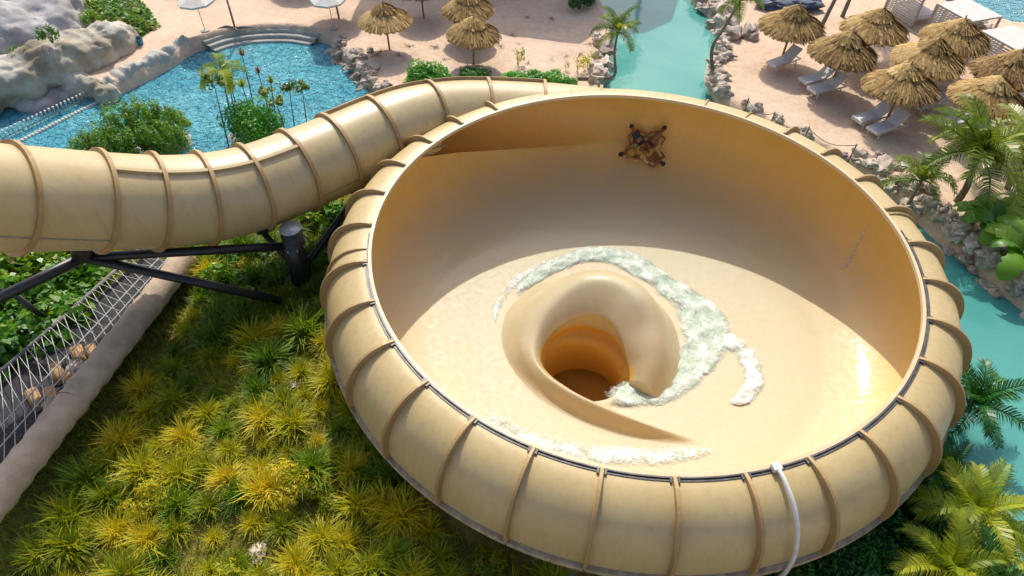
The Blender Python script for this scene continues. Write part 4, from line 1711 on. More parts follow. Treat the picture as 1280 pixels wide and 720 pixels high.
PALS = []
for s in range(3):
    pole = MB().tube([(0, 0, -0.3), (0.02, 0, 1.2), (0.0, 0.01, 2.55), (0.06, 0.02, 3.05)], [0.065, 0.06, 0.055, 0.035], 8).mesh('pole', True)
    pole.materials.append(MT['wood'])
    low = thatch_mesh(20 + s, 0.38, 2.48, 1.52, 1.86, 1500, 0.16)
    top = thatch_mesh(40 + s, 0.05, 2.86, 0.66, 2.46, 420, 0.10)
    band = MB().tube([(0.50 * math.cos(t), 0.50 * math.sin(t), 2.60) for t in np.linspace(0, 2 * math.pi, 25)], 0.02, 5, False).mesh('binding', True)
    band.materials.append(MT['straw_core'])
    PALS.append((pole, low, top, band))


def palapa(base, label, group, scale=1.0, k=None):
    s = rnd.randrange(3) if k is None else k
    z = gz(base[0], base[1])
    t = thing('thatched_umbrella', label, 'umbrella', (base[0], base[1], z), rnd.uniform(0, 6.28), group)
    t.scale = (scale,) * 3
    t.rotation_euler = (rnd.uniform(-0.04, 0.04), rnd.uniform(-0.04, 0.04), rnd.uniform(0, 6.28))
    for nme, me in zip(('pole', 'lower_thatch', 'upper_thatch', 'binding'), PALS[s]):
        o = link(nme, me)
        o.parent = t if nme != 'binding' else o_prev
        o_prev = o
        if nme == 'upper_thatch':
            o.rotation_euler = (0, 0, rnd.uniform(0, 6.28))
    return t


for q, lab in (((976, 76), 'thatched umbrella with a single lounger, beside the blue covered boat'), ((1036, 112), 'thatched umbrella over a pair of loungers, next to the single-lounger umbrella'),
               ((1107, 154), 'thatched umbrella over the pair of loungers closest to the bowl rim'), ((1075, 82), 'thatched umbrella in front of the leaning palm trunks'),
               ((1138, 120), 'thatched umbrella in the middle of the cluster, ringed by other thatched umbrellas'), ((1172, 92), 'thatched umbrella in front of the middle slatted cabana'),
               ((1208, 168), 'thatched umbrella half hidden by the large lime palm'), ((1238, 136), 'thatched umbrella between the end cabana and the large lime palm')):
    palapa(back(*q, BZ), lab, 'thatched umbrellas over the loungers', 1.02)
for q, lab in (((487, 62), 'small thatched umbrella beside the rocky pool corner'), ((592, 80), 'small thatched umbrella standing right behind the rounded shrub'), ((588, 48), 'small thatched umbrella in the wide shade, behind the one at the rounded shrub'), ((530, 23), 'small thatched umbrella in the shade with only its pole in view')):
    palapa(back(*q, BZ), lab, 'thatched umbrellas behind the shrubs', 0.86)
for q in ((262, -25), (333, -32), (381, -20), (424, 24), (300, -60)):
    palapa(back(*q, BZ), 'straw-thatched umbrella beyond the curved pool steps', 'thatched umbrellas beyond the steps', 1.05 if q[1] < 0 else 0.9)


# ------------------------------------------------------------------ white parasols, posts
def parasol(bpx, tpx, label, r=1.0):
    b, t = over(bpx, BZ, tpx)
    b[2] = gz(b[0], b[1])
    th = thing('parasol', label, 'umbrella', tuple(b), 0, 'white parasols by the steps')
    h = max(1.9, t[2] - b[2])
    lx, ly = 0.0, 0.0
    m_ = MB()
    m_.tube([(0, 0, -0.2), (0, 0, h + 0.12)], 0.022, 8)
    m_.build('pole', 'white_frame', th, True)
    NSG = 8
    vs_ = [(lx, ly, h + 0.10)]
    for rr, zz in ((0.5, -0.06), (1.0, -0.26), (1.0, -0.36)):
        for k in range(NSG * 4):
            a = 2 * math.pi * k / (NSG * 4)
            sc = r * rr * (math.cos(math.pi / NSG) / math.cos(((a + math.pi / NSG) % (2 * math.pi / NSG)) - math.pi / NSG))
            vs_.append((lx + sc * math.cos(a), ly + sc * math.sin(a), h + zz))
    m4 = NSG * 4
    fs_ = [(0, 1 + k, 1 + (k + 1) % m4) for k in range(m4)]
    for q in range(2):
        for k in range(m4):
            fs_.append((1 + q * m4 + k, 1 + (q + 1) * m4 + k, 1 + (q + 1) * m4 + (k + 1) % m4, 1 + q * m4 + (k + 1) % m4))
    MB().add(vs_, fs_).build('canopy', 'umbrella', th)
    for k in range(NSG):
        a = 2 * math.pi * k / NSG
        MB().tube([(0, 0, h + 0.03), (r * 0.97 * math.cos(a), r * 0.97 * math.sin(a), h - 0.33)], 0.010, 5).build('rib', 'white_frame', th)
    m_ = MB()
    m_.tube([(0, 0, -0.05), (0, 0, 0.06)], [0.26, 0.24], 16)
    m_.build('base', 'concrete', th)
    return th


parasol((257, 40), (249, 6), 'pale octagonal parasol near the planted rise', 0.95)
parasol((417, 37), (409, 5), 'pale octagonal parasol beside the thatched umbrellas', 0.95)
b_, t_ = over((294, 36), BZ, (291, -10))
pt = thing('wooden_post', 'slim wooden post with curved driftwood feet above the pool steps', 'post', tuple(b_))
MB().tube([(0, 0, -0.2), (0.02, 0, 1.2), (-0.02, 0.03, 2.6)], [0.06, 0.05, 0.04], 8).build('shaft', 'driftwood', pt, True)
for a, L in ((3.3, 0.95), (0.15, 0.95), (-0.9, 0.6)):
    MB().tube([(0.1 * math.cos(a), 0.1 * math.sin(a), 0.06), (L * 0.5 * math.cos(a), L * 0.5 * math.sin(a), 0.12), (L * math.cos(a + 0.25), L * math.sin(a + 0.25), 0.05)], [0.07, 0.075, 0.03], 8).build('foot', 'driftwood', pt, True)
q = back(176, 57, BZ)
bn_ = thing('teal_bucket', 'small teal bucket on the sand by the planted rise', 'bucket', tuple(q))
MB().tube([(0, 0, 0), (0, 0, 0.42)], [0.16, 0.22], 18, False).add([(0.16 * math.cos(t), 0.16 * math.sin(t), 0.01) for t in np.linspace(0, 6.283, 18, endpoint=False)], [tuple(range(18))]).build('pail', 'teal', bn_, True)
MB().tube([(0.22 * math.cos(t), 0, 0.42 + 0.2 * math.sin(t)) for t in np.linspace(0, math.pi, 12)], 0.012, 6).build('handle', 'white_frame', bn_, True)


# ------------------------------------------------------------------ loungers
def make_lounger(label, group):
    t = thing('sun_lounger', label, 'sun lounger', (0, 0, 0), 0, group)
    L, Wd, H = 1.95, 0.66, 0.32
    m_ = MB()
    for s in (-1, 1):
        m_.box((0, s * (Wd / 2 - 0.02), H), (L, 0.045, 0.06))
    for x in (-L / 2 + 0.02, 0.25, L / 2 - 0.02):
        m_.box((x, 0, H - 0.005), (0.045, Wd - 0.085, 0.05))
    m_.build('frame', 'white_frame', t)
    for x in (-0.75, 0.65):
        for s in (-1, 1):
            MB().box((x, s * (Wd / 2 - 0.03), H / 2 - 0.02), (0.05, 0.05, H)).build('leg', 'white_frame', t)
    m_ = MB()
    m_.box((-0.37, 0, H + 0.07), (1.22, Wd - 0.04, 0.08))
    m_.build('seat_pad', 'white', t)
    rot = Matrix.Rotation(rad(-38), 3, 'Y')
    m_ = MB()
    m_.box(Vector((0.25, 0, H + 0.07)) + rot @ Vector((0.38, 0, 0.02)), (0.76, Wd - 0.04, 0.08), rot)
    m_.build('backrest', 'white', t)
    MB().tube([(0.62, 0, H - 0.02), (0.72, 0, H + 0.36)], 0.018, 6).build('back_strut', 'white_frame', t)
    return t


LG = make_lounger('white sun lounger with raised back beside a thatched umbrella', 'white loungers on the sand')
first = True
for f_, h_, lab in (((958, 90), (996, 76), 'lone white lounger under the thatched umbrella by the blue covered boat'), ((1001, 110), (1037, 101), 'white lounger, inner one of the pair by the lone lounger'),
                    ((1010, 122), (1050, 112), 'white lounger, outer one of the pair by the lone lounger'), ((1068, 157), (1106, 146), 'white lounger, inner one of the pair nearest the bowl'),
                    ((1084, 172), (1126, 158), 'white lounger, outer one of the pair nearest the bowl'), ((1172, 162), (1210, 153), 'white lounger touching the fronds of the large lime palm'),
                    ((1040, 62), (1072, 56), 'white lounger in front of the leaning palm trunks'), ((1140, 140), (1176, 130), 'white lounger under the middle thatched umbrella of the cluster')):
    a, b = back(*f_, BZ), back(*h_, BZ)
    c = (a + b) / 2
    rz_ = math.atan2(b[1] - a[1], b[0] - a[0])
    o = LG if first else dup(LG, (0, 0, 0))
    o['label'] = lab
    o.location = (float(c[0]), float(c[1]), gz(c[0], c[1]))
    o.rotation_euler = (0, 0, rz_)
    first = False

# ------------------------------------------------------------------ cabanas
cz = BZ + 1.65
cor = [back(x, y, cz) for x, y in ((1175, 8), (1216, 4), (1242, 20), (1211, 25))]
cc = sum(cor) / 4
e1 = (cor[1] - cor[0] + cor[2] - cor[3]) / 2
e2 = (cor[3] - cor[0] + cor[2] - cor[1]) / 2
L1, L2 = np.linalg.norm(e1), np.linalg.norm(e2)
rz_ = math.atan2(e2[1], e2[0])


def make_cabana(label):
    t = thing('cabana', label, 'cabana', (0, 0, 0), 0, 'slatted cabanas by the far pool')
    a, b, h = 1.15, 1.05, 1.65
    for sx in (-1, 1):
        for sy in (-1, 1):
            MB().box((sx * a, sy * b, h / 2 - 0.05), (0.10, 0.10, h + 0.1)).build('post', 'greige', t)
    m_ = MB()
    for sx in (-1, 1):
        m_.box((sx * a, 0, h + 0.03), (0.09, 2 * b + 0.098, 0.06))
    for sy in (-1, 1):
        m_.box((0, sy * b, h + 0.03), (2 * a - 0.092, 0.09, 0.06))
    m_.build('roof_frame', 'greige', t)
    MB().box((0, 0, h + 0.075), (2 * a + 0.06, 2 * b + 0.06, 0.025)).build('canopy', 'umbrella', t)
    for k in range(11):      # slatted screen on the camera side
        MB().box((0, -b, 0.22 + k * 0.13), (2 * a - 0.11, 0.03, 0.075)).build('slat', 'white_frame', t)
    for k in range(11):
        MB().box((-a, 0, 0.22 + k * 0.13), (0.03, 2 * b - 0.11, 0.075)).build('slat', 'white_frame', t)
    bm = bmesh.new()
    bmesh.ops.create_cube(bm, size=1.0)
    bmesh.ops.scale(bm, vec=(1.9, 1.6, 0.26), verts=bm.verts[:])
    bmesh.ops.bevel(bm, geom=bm.edges[:], offset=0.07, segments=3, affect='EDGES')
    bmesh.ops.translate(bm, vec=(0, 0.05, 0.45), verts=bm.verts[:])
    me = bpy.data.meshes.new('daybed')
    bm.to_mesh(me)
    bm.free()
    link('daybed', me, 'white', t)
    MB().box((0, 0.05, 0.16), (1.8, 1.5, 0.30)).build('bed_base', 'greige', t)
    return t


cab = make_cabana('slatted cabana with flat pale canopy beside the far pool')
ctrs = [cc, (lambda s: s)(sum(back(x - 56, y - 27, cz) for x, y in ((1175, 8), (1216, 4), (1242, 20), (1211, 25))) / 4),
        sum(back(x, y, cz) for x, y in ((1234, 43), (1275, 39), (1305, 55), (1266, 61))) / 4]
for k, c in enumerate(ctrs):
    o = cab if k == 0 else dup(cab, (0, 0, 0))
    o['label'] = ('middle slatted cabana with flat pale canopy by the far pool', 'slatted cabana nearest the leaning palm trunks', 'slatted cabana behind the end thatched umbrella')[k]
    o.location = (float(c[0]), float(c[1]), BZ)
    o.rotation_euler = (0, 0, rz_)

# covered heap under a dark blue sheet
c = back(985, 10, BZ)
hm = rock_mesh('covered_heap', 31, 4, 0.30, 0.55, 1.8)
o = link('covered_boat', hm, 'blue_cloth')
o.location = (float(c[0]), float(c[1]), BZ + 0.25)
o.scale = (1.9, 0.9, 0.95)
o.rotation_euler = (0, 0, 0.15)
tag(o, 'small boat under a crumpled dark blue cover on the sand', 'boat')
for q, s in (((1214, 34), 0.5), ((1222, 30), 0.55), ((1232, 35), 0.4), ((1200, 27), 0.45), ((1185, -2), 0.4)):
    p = back(*q, BZ)
    rock(p, s, 'brown boulder at the edge of the far blue pool', 'boulders by the far pool')

# big open pavilion behind the beach (its roof throws the wide shade on the sand)
PH = 6.5
sh = [back(x, y, BZ) for x, y in ((436, 32), (540, 34), (612, 37), (690, 49), (724, 52), (748, 36), (775, 17), (806, 20), (838, 6), (850, -30), (470, -40))]
off = -np.array([sd.x, sd.y, 0]) / (-sd.z) * PH
top_ = [p + off + np.array([0, 0, PH]) for p in sh]
pc = sum(top_) / len(top_)
pav = thing('pavilion', 'large thatched pavilion roof on timber posts behind the beach', 'pavilion', (float(pc[0]), float(pc[1]), BZ))
n_ = len(top_)
m_ = MB()
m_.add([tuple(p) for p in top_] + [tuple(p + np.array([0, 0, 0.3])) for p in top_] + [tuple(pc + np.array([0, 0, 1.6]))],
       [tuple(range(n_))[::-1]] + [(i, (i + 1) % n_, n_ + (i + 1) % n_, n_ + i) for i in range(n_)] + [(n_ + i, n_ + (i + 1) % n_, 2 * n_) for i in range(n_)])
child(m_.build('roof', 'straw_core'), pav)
for i in (0, 2, 4, 9, 10):
    p = top_[i] * 0.9 + pc * 0.1
    child(MB().tube([(p[0], p[1], BZ - 0.3), (p[0], p[1], p[2] + 0.1)], 0.16, 10).build('post', 'wood', None, True), pav)


# ------------------------------------------------------------------ plants: mesh makers
def blades_mesh(name, seed, n, length, spread, width, droop, mat, up=0.9):
    """tuft of arching blades, 3 segments each"""
    R_ = np.random.default_rng(seed)
    a = R_.uniform(0, 2 * np.pi, n)
    lean = np.abs(R_.normal(0, 1, n)) * spread
    lean = np.clip(lean, 0.05, 1.45)
    L = length * R_.uniform(0.55, 1.1, n)
    w = width * R_.uniform(0.6, 1.2, n)
    b0 = R_.normal(0, 0.10 * length, (n, 2))
    V = np.zeros((n, 8, 3))
    dirx, diry = np.cos(a), np.sin(a)
    px = b0[:, 0].copy()
    py = b0[:, 1].copy()
    pz = np.zeros(n)
    ang_ = np.pi / 2 - lean * 0.6
    for q in range(4):
        ww = w * (1.0, 0.95, 0.7, 0.12)[q]
        V[:, 2 * q] = np.stack([px - diry * ww, py + dirx * ww, pz], 1)
        V[:, 2 * q + 1] = np.stack([px + diry * ww, py - dirx * ww, pz], 1)
        px = px + np.cos(ang_) * dirx * L / 3
        py = py + np.cos(ang_) * diry * L / 3
        pz = pz + np.sin(ang_) * L / 3
        ang_ = ang_ - droop * R_.uniform(0.6, 1.4, n) * (0.4 + lean)
    base = np.arange(n)[:, None] * 8
    F = np.concatenate([base + np.array([2 * q, 2 * q + 1, 2 * q + 3, 2 * q + 2]) for q in range(3)])
    me = mesh_np(name, V.reshape(-1, 3), F)
    me.materials.append(MT[mat])
    return me


def leaf_cloud(name, seed, n, rx, ry, rz_, leaf, mat, clumps=14, shell=0.55, aspect=0.5, lobes=0.35):
    """leaves spread through clumps of an uneven crown"""
    R_ = np.random.default_rng(seed)
    cdir = R_.normal(0, 1, (clumps, 3))
    cdir[:, 2] = np.abs(cdir[:, 2]) * 0.9 - 0.15
    cdir /= np.linalg.norm(cdir, axis=1)[:, None]
    cc_ = cdir * R_.uniform(0.45, 0.82, (clumps, 1))
    cr = R_.uniform(lobes * 0.8, lobes * 1.35, clumps)
    k = R_.integers(0, clumps, n)
    d = R_.normal(0, 1, (n, 3))
    d /= np.linalg.norm(d, axis=1)[:, None]
    rr = (shell + (1 - shell) * R_.random(n)) ** 0.7
    c = (cc_[k] + d * (cr[k] * rr)[:, None]) * np.array([rx, ry, rz_])
    c[:, 2] += rz_ * 0.55
    keep = c[:, 2] > -0.05
    c, d = c[keep], d[keep]
    n = len(c)
    nrm = d + R_.normal(0, 0.55, (n, 3)) + np.array([0, 0, 0.5])
    nrm /= np.linalg.norm(nrm, axis=1)[:, None]
    t = np.cross(nrm, R_.normal(0, 1, (n, 3)))
    t /= np.linalg.norm(t, axis=1)[:, None]
    b = np.cross(nrm, t)
    s = leaf * R_.uniform(0.6, 1.3, n)[:, None]
    w = s * aspect
    bend = nrm * s * 0.18
    V = np.stack([c - t * s * 0.5, c - b * w * 0.5 + bend * 0.6, c + t * s * 0.5, c + b * w * 0.5 + bend * 0.6], 1)
    F = np.arange(n * 4).reshape(n, 4)
    me = mesh_np(name, V.reshape(-1, 3), F)
    me.materials.append(MT[mat])
    return me


def stems_mesh(name, seed, n, r, h, mat='bark', rad0=0.03):
    R_ = np.random.default_rng(seed)
    m_ = MB()
    for k in range(n):
        a = R_.uniform(0, 6.28)
        q = R_.uniform(0.2, 0.8) * r
        m_.tube([(0.05 * math.cos(a), 0.05 * math.sin(a), -0.15), (q * 0.4 * math.cos(a), q * 0.4 * math.sin(a), h * 0.4), (q * math.cos(a), q * math.sin(a), h * R_.uniform(0.7, 0.95))], [rad0, rad0 * 0.7, rad0 * 0.35], 5)
    me = m_.mesh(name, True)
    me.materials.append(MT[mat])
    return me


def frond_mesh(name, seed, L, nl, leaflet, droop, mat, width=0.035, start=0.12, vshape=0.45):
    """pinnate palm leaf along +x, base at the origin"""
    R_ = np.random.default_rng(seed)
    N = 14
    p = np.zeros((N, 3))
    an = rad(38)
    for i in range(1, N):
        p[i] = p[i - 1] + np.array([math.cos(an), 0, math.sin(an)]) * L / (N - 1)
        an -= droop / (N - 1) * (0.5 + 1.1 * i / N)
    p[:, 1] += 0.06 * L * np.sin(np.linspace(0, 2.2, N)) * R_.uniform(-1, 1)
    m_ = MB()
    m_.tube(p, list(np.linspace(0.024, 0.005, N)), 4)
    V = [tuple(v) for v in m_.v]
    F = [tuple(f) for f in m_.f]
    for s in (-1, 1):
        for k in range(nl):
            u = start + (1 - start) * (k + R_.uniform(0, 0.6)) / nl
            u = min(u, 0.995)
            x = u * (N - 1)
            i = min(int(x), N - 2)
            q = p[i] * (1 - (x - i)) + p[i + 1] * (x - i)
            tg_ = (p[i + 1] - p[i]) / np.linalg.norm(p[i + 1] - p[i])
            upv = np.cross(np.array([0, 1.0, 0]), tg_)
            upv = -upv if upv[2] < 0 else upv
            side = np.array([0, s * 1.0, 0])
            l_ = leaflet * (0.45 + 0.55 * math.sin(math.pi * min(1, 0.15 + u * 0.85))) * R_.uniform(0.8, 1.12)
            fwd = 0.35 + 0.75 * u
            d0 = side + tg_ * fwd + upv * vshape
            d0 /= np.linalg.norm(d0)
            d1 = side * 0.8 + tg_ * (fwd + 0.1) + np.array([0, 0, -0.75 * R_.uniform(0.5, 1.5)])
            d1 /= np.linalg.norm(d1)
            m1 = q + d0 * l_ * 0.5
            e_ = m1 + d1 * l_ * 0.55
            wv = tg_ * width * R_.uniform(0.8, 1.2)
            b0 = len(V)
            V += [tuple(q - wv * 0.5), tuple(q + wv * 0.5), tuple(m1 + wv * 0.55), tuple(m1 - wv * 0.55), tuple(e_)]
            F += [(b0, b0 + 1, b0 + 2, b0 + 3), (b0 + 3, b0 + 2, b0 + 4)]
    me = bpy.data.meshes.new(name)
    me.from_pydata(V, [], F)
    me.materials.append(MT[mat])
    return me


FRONDS = {}
for key, mat in (('lime', 'frond'), ('green', 'frond_dark'), ('yellow', 'frond_yellow')):
    FRONDS[key] = [frond_mesh('frond', 60 + s, 1.0, 34, 0.34, rad((70, 95, 120, 50)[s]), mat, 0.022) for s in range(4)]


def palm(name, base, crown, nf, L, key, label, group=None, trunk_r=0.09, bend=0.0, cat='palm tree', steep=(0.0, 0.9), pts=None):
    base, crown = Vector(base), Vector(crown)
    t = thing(name, label, cat, tuple(base), 0, group)
    c = crown - base
    if pts is None:
        mid = c * 0.5 + Vector((bend, 0, -0.1))
        P_ = catmull([(0, 0, -0.25), tuple(mid * 0.5 + Vector((bend * 0.4, 0, 0))), tuple(mid), tuple(c)], 14)
    else:
        P_ = catmull([tuple(Vector(p) - base) for p in pts], 20)
    n_ = len(P_)
    MB().tube(P_, [trunk_r * (1.15 - 0.45 * i / (n_ - 1)) * (1 + 0.06 * (i % 2)) for i in range(n_)], 9).build('trunk', 'bark', t, True)
    a0 = rnd.uniform(0, 6.28)
    for k in range(nf):
        u = k / max(1, nf - 1)
        o = link('frond', FRONDS[key][rnd.randrange(4)])
        o.parent = t
        o.location = c + Vector((0, 0, rnd.uniform(-0.06, 0.06)))
        tilt = steep[0] + (steep[1] - steep[0]) * u + rnd.uniform(-0.12, 0.12)
        o.rotation_euler = (rnd.uniform(-0.2, 0.2), tilt - 0.45, a0 + k * 2.399)
        s = L * rnd.uniform(0.82, 1.1)
        o.scale = (s, s, s)
    return t


def plant(name, meshes, p, s, label, cat, group, rz=None, zs=1.0):
    t = thing(name, label, cat, p, rnd.uniform(0, 6.28) if rz is None else rz, group)
    t.scale = (s, s, s * zs)
    for nm, me in meshes:
        link(nm, me, None, t)
    return t


# ------------------------------------------------------------------ garden grasses
GY_ = [blades_mesh('blades', 100 + s, 300, 0.82, 0.95, 0.016, 0.50, 'grass_y') for s in range(5)]
GG_ = [blades_mesh('blades', 120 + s, 300, 0.85, 0.90, 0.017, 0.45, 'grass_g') for s in range(4)]
GW_ = [leaf_cloud('leaves', 140 + s, 900, 0.55, 0.55, 0.5, 0.13, 'grass_y', 10, 0.4, 0.28, 0.42) for s in range(2)]


def to_px(P_):
    d = np.asarray(P_) - CAM
    z = d @ FW
    return 640 + FPX * (d @ RT) / z, 360 - FPX * (d @ UP) / z


bdir = np.array([bn.x - bf.x, bn.y - bf.y])
bl_ = np.linalg.norm(bdir)


def beam_dist(x, y):
    """distance right of the padded beam (negative = on the net side)"""
    v = np.array([x - bf.x, y - bf.y])
    t = np.clip(v @ bdir / bl_ ** 2, -0.05, 1.1)
    q = v - bdir * t
    side = bdir[0] * v[1] - bdir[1] * v[0]
    return np.linalg.norm(q) * (1 if side > 0 else -1)


cand = []
pts_ = []
tries = 0
while tries < 9000:
    tries += 1
    x, y = rnd.uniform(-24, 8), rnd.uniform(-15.5, 4)
    r = math.hypot(x, y)
    if r < 9.3:
        continue
    u, v = to_px((x, y, GZ))
    if not (-40 < u < 1000 and 285 < v < 790):
        continue
    if abs(sdf_poly(np.array([x]), np.array([y]), POOL)[0]) < 1.0 or sdf_poly(np.array([x]), np.array([y]), POOL)[0] < 0:
        continue
    bdv = beam_dist(x, y)
    if bdv < 0.75 and (v > 300 and bdv > -3.6):
        continue
    if bdv < -3 and u < 170:
        continue
    if math.hypot(x - pb[0], y - pb[1]) < 0.7:
        continue
    if any((x - a) ** 2 + (y - b) ** 2 < 0.60 ** 2 for a, b in pts_):
        continue
    pts_.append((x, y))
nyel = 0
for x, y in pts_:
    u, v = to_px((x, y, GZ))
    green = 0.10 if (v > 500) else (0.45 if v > 430 else 0.8)
    z = gz(x, y) - 0.03
    s = rnd.choice((rnd.uniform(0.6, 0.95), rnd.uniform(0.85, 1.2), rnd.uniform(1.1, 1.55)))
    if rnd.random() < green:
        plant('grass_clump', [('blades', rnd.choice(GG_))], (x, y, z), s, 'green arching grass clump in the garden between bridge and bowl', 'grass clump', 'green grass clumps in the garden')
    elif rnd.random() < 0.16:
        plant('leafy_clump', [('leaves', rnd.choice(GW_))], (x, y, z), s, 'yellow-green bushy low plant among the grass clumps', 'plant', 'bushy low plants among the grasses')
    else:
        plant('grass_clump', [('blades', rnd.choice(GY_))], (x, y, z), s, 'yellow-green spiky grass clump in the garden below the bowl', 'grass clump', 'yellow-green grass clumps in the garden')

# low cover between the clumps: uncountable
R_ = np.random.default_rng(5)
N_ = 70000
X_ = R_.uniform(-24, 8, N_ * 2)
Y_ = R_.uniform(-15.5, 4, N_ * 2)
ok = (np.hypot(X_, Y_) > 9.2) & (sdf_poly(X_, Y_, POOL) > 0.4)
dens = fbm2(X_, Y_, 1.1, 7)
ok &= dens > R_.uniform(-1.3, 0.5, N_ * 2)
X_, Y_ = X_[ok][:N_], Y_[ok][:N_]
Z_ = ground_z(X_, Y_) - 0.02
n = len(X_)
a = R_.uniform(0, 6.28, n)
L_ = R_.uniform(0.15, 0.42, n)
w_ = R_.uniform(0.008, 0.018, n)
ln_ = R_.uniform(0.1, 0.9, n)
dx, dy = np.cos(a), np.sin(a)
p0 = np.stack([X_, Y_, Z_], 1)
sd_ = np.stack([-dy * w_, dx * w_, 0 * a], 1)
p1 = p0 + np.stack([dx * L_ * 0.3 * ln_, dy * L_ * 0.3 * ln_, L_ * 0.55], 1)
p2 = p1 + np.stack([dx * L_ * 0.6 * ln_, dy * L_ * 0.6 * ln_, L_ * (0.5 - 0.45 * ln_)], 1)
V = np.stack([p0 - sd_, p0 + sd_, p1 + sd_, p1 - sd_, p2 + sd_ * 0.2, p2 - sd_ * 0.2], 1)
b_i = np.arange(n)[:, None] * 6
F = np.concatenate([b_i + np.array([0, 1, 2, 3]), b_i + np.array([3, 2, 4, 5])])
o = link('low_grass', mesh_np('low_grass', V.reshape(-1, 3), F), 'grass_y')
o['kind'] = 'stuff'
tag(o, 'thin low grass covering the soil between the clumps', 'grass')

for k in range(22):
    for _ in range(50):
        x, y = rnd.uniform(-16, 2), rnd.uniform(-13, 0)
        if math.hypot(x, y) > 10.3 and beam_dist(x, y) > 0.9:
            break
    rock((x, y, gz(x, y)), rnd.uniform(0.12, 0.26), 'sandy stone lying between the garden grass clumps', 'stones in the garden')

# ------------------------------------------------------------------ broadleaf plants under the tube
BL = [leaf_cloud('leaves', 200 + s, 520, 0.95, 0.95, 0.8, 0.30, 'leaf_bright', 12, 0.5, 0.72, 0.42) for s in range(4)]
BS = [stems_mesh('stems', 210 + s, 7, 0.7, 0.9) for s in range(2)]
for q in ((20, 335), (60, 335), (5, 368), (46, 372), (88, 372), (112, 352), (16, 405), (58, 405), (90, 398), (-15, 440), (28, 442), (60, 430), (-25, 390), (-10, 340), (12, 470), (95, 340), (-30, 470), (35, 315), (75, 312)):
    p = back(q[0] + rnd.uniform(-5, 5), q[1] + rnd.uniform(-4, 4), GZ + 0.4)
    plant('broadleaf_shrub', [('leaves', rnd.choice(BL)), ('stems', rnd.choice(BS))], (p[0], p[1], gz(p[0], p[1])), rnd.uniform(0.75, 1.15), 'bright green broad-leaved shrub beyond the net bridge', 'shrub', 'broad-leaved shrubs beyond the net bridge')
for q in ((408, 258), (430, 270), (418, 300), (400, 318), (436, 318), (385, 275), (340, 330), (312, 345), (290, 330), (262, 352), (330, 312), (300, 372), (250, 325)):
    p = back(q[0] + rnd.uniform(-4, 4), q[1] + rnd.uniform(-4, 4), GZ + 0.3)
    if math.hypot(p[0], p[1]) < 10.2:
        continue
    plant('broadleaf_plant', [('leaves', rnd.choice(BL)), ('stems', rnd.choice(BS))], (p[0], p[1], gz(p[0], p[1])), rnd.uniform(0.45, 0.8), 'bright broad-leaved plant around the black steel post', 'plant', 'broad-leaved plants around the steel post')

# ------------------------------------------------------------------ shrubs
HD = [leaf_cloud('leaves', 220 + s, 5200, 1.0, 1.0, 0.85, 0.12, 'leaf_hedge', 22, 0.6, 0.6, 0.34) for s in range(3)]
DK = [leaf_cloud('leaves', 230 + s, 2600, 1.0, 1.0, 1.0, 0.14, 'leaf_dark', 18, 0.5, 0.55, 0.36) for s in range(3)]
HS = stems_mesh('stems', 240, 9, 0.6, 0.8)


def hedge(px, py, r, label, meshes=HD, z=None, zs=1.0, name='shrub', group=None):
    p = back(px, py, BZ + 0.3 if z is None else z)
    zz = gz(p[0], p[1]) if z is None else z
    return plant(name, [('leaves', rnd.choice(meshes)), ('stems', HS)], (p[0], p[1], zz), r, label, 'shrub', group, zs=zs)


hedge(535, 103, 1.12, 'dense bright green shrub nearest the rocky pool edge', zs=0.9)
hedge(515, 108, 0.5, 'small green shrub tucked against the dense shrub by the pool edge')
hedge(592, 98, 0.85, 'rounded green shrub at the foot of a thatched umbrella', zs=0.8)
for q in (640, 668, 694):
    hedge(q, 100, 0.74, 'low green shrub in the run between rounded shrub and bent palm', zs=0.75, group='low shrubs by the bent palm')
hedge(712, 104, 0.45, 'small yellowish shrub at the end of the low green run')
hedge(725, 4, 0.9, 'dark green shrub in the shade by the river bend', DK)
hedge(738, -6, 0.9, 'dark green bush overhanging the river bend', DK)

# round clipped bush and bamboo on small islands in the pool
for q, r in (((322, 172), 1.35), ((160, 190), 2.2), ((205, 180), 1.4)):
    p = back(*q, WZ)
    o = link('planter_island', rock_mesh('planter_island', q[0], 4, 0.16, 0.5, 1.6), 'concrete')
    o.location = (p[0], p[1], WZ - 0.15)
    o.scale = (r, r * 0.85, 0.9)
    tag(o, 'low pale rock island in the pool carrying %s' % {322: 'the round bush', 160: 'the bamboo thicket', 205: 'the end of the bamboo'}[q[0]], 'island')
p = back(322, 172, WZ + 0.3)
plant('round_bush', [('leaves', leaf_cloud('leaves', 251, 6500, 1.0, 1.0, 0.95, 0.09, 'leaf_hedge', 30, 0.75, 0.6, 0.36)), ('stems', HS)], (p[0], p[1], WZ + 0.1), 1.32, 'rounded clipped green bush on a pool island', 'bush', None)
BB = [leaf_cloud('leaves', 260 + s, 1900, 0.95, 0.95, 1.7, 0.19, 'bamboo', 34, 0.2, 0.24, 0.26) for s in range(3)]
BSt = stems_mesh('canes', 270, 12, 0.9, 1.7, 'stem_green', 0.018)
for k, (u, v, s) in enumerate(((110, 196, 0.85), (135, 188, 1.0), (160, 180, 1.15), (188, 172, 1.2), (208, 160, 1.0), (150, 202, 1.0), (185, 198, 1.1), (212, 185, 0.95), (92, 200, 0.6), (222, 150, 0.6))):
    p = back(u, v, WZ + 0.9)
    plant('bamboo', [('leaves', BB[k % 3]), ('canes', BSt)], (p[0], p[1], WZ + 0.05), s * 0.95, 'feathery bamboo clump on the pool island', 'bamboo', 'bamboo clumps on the pool island')

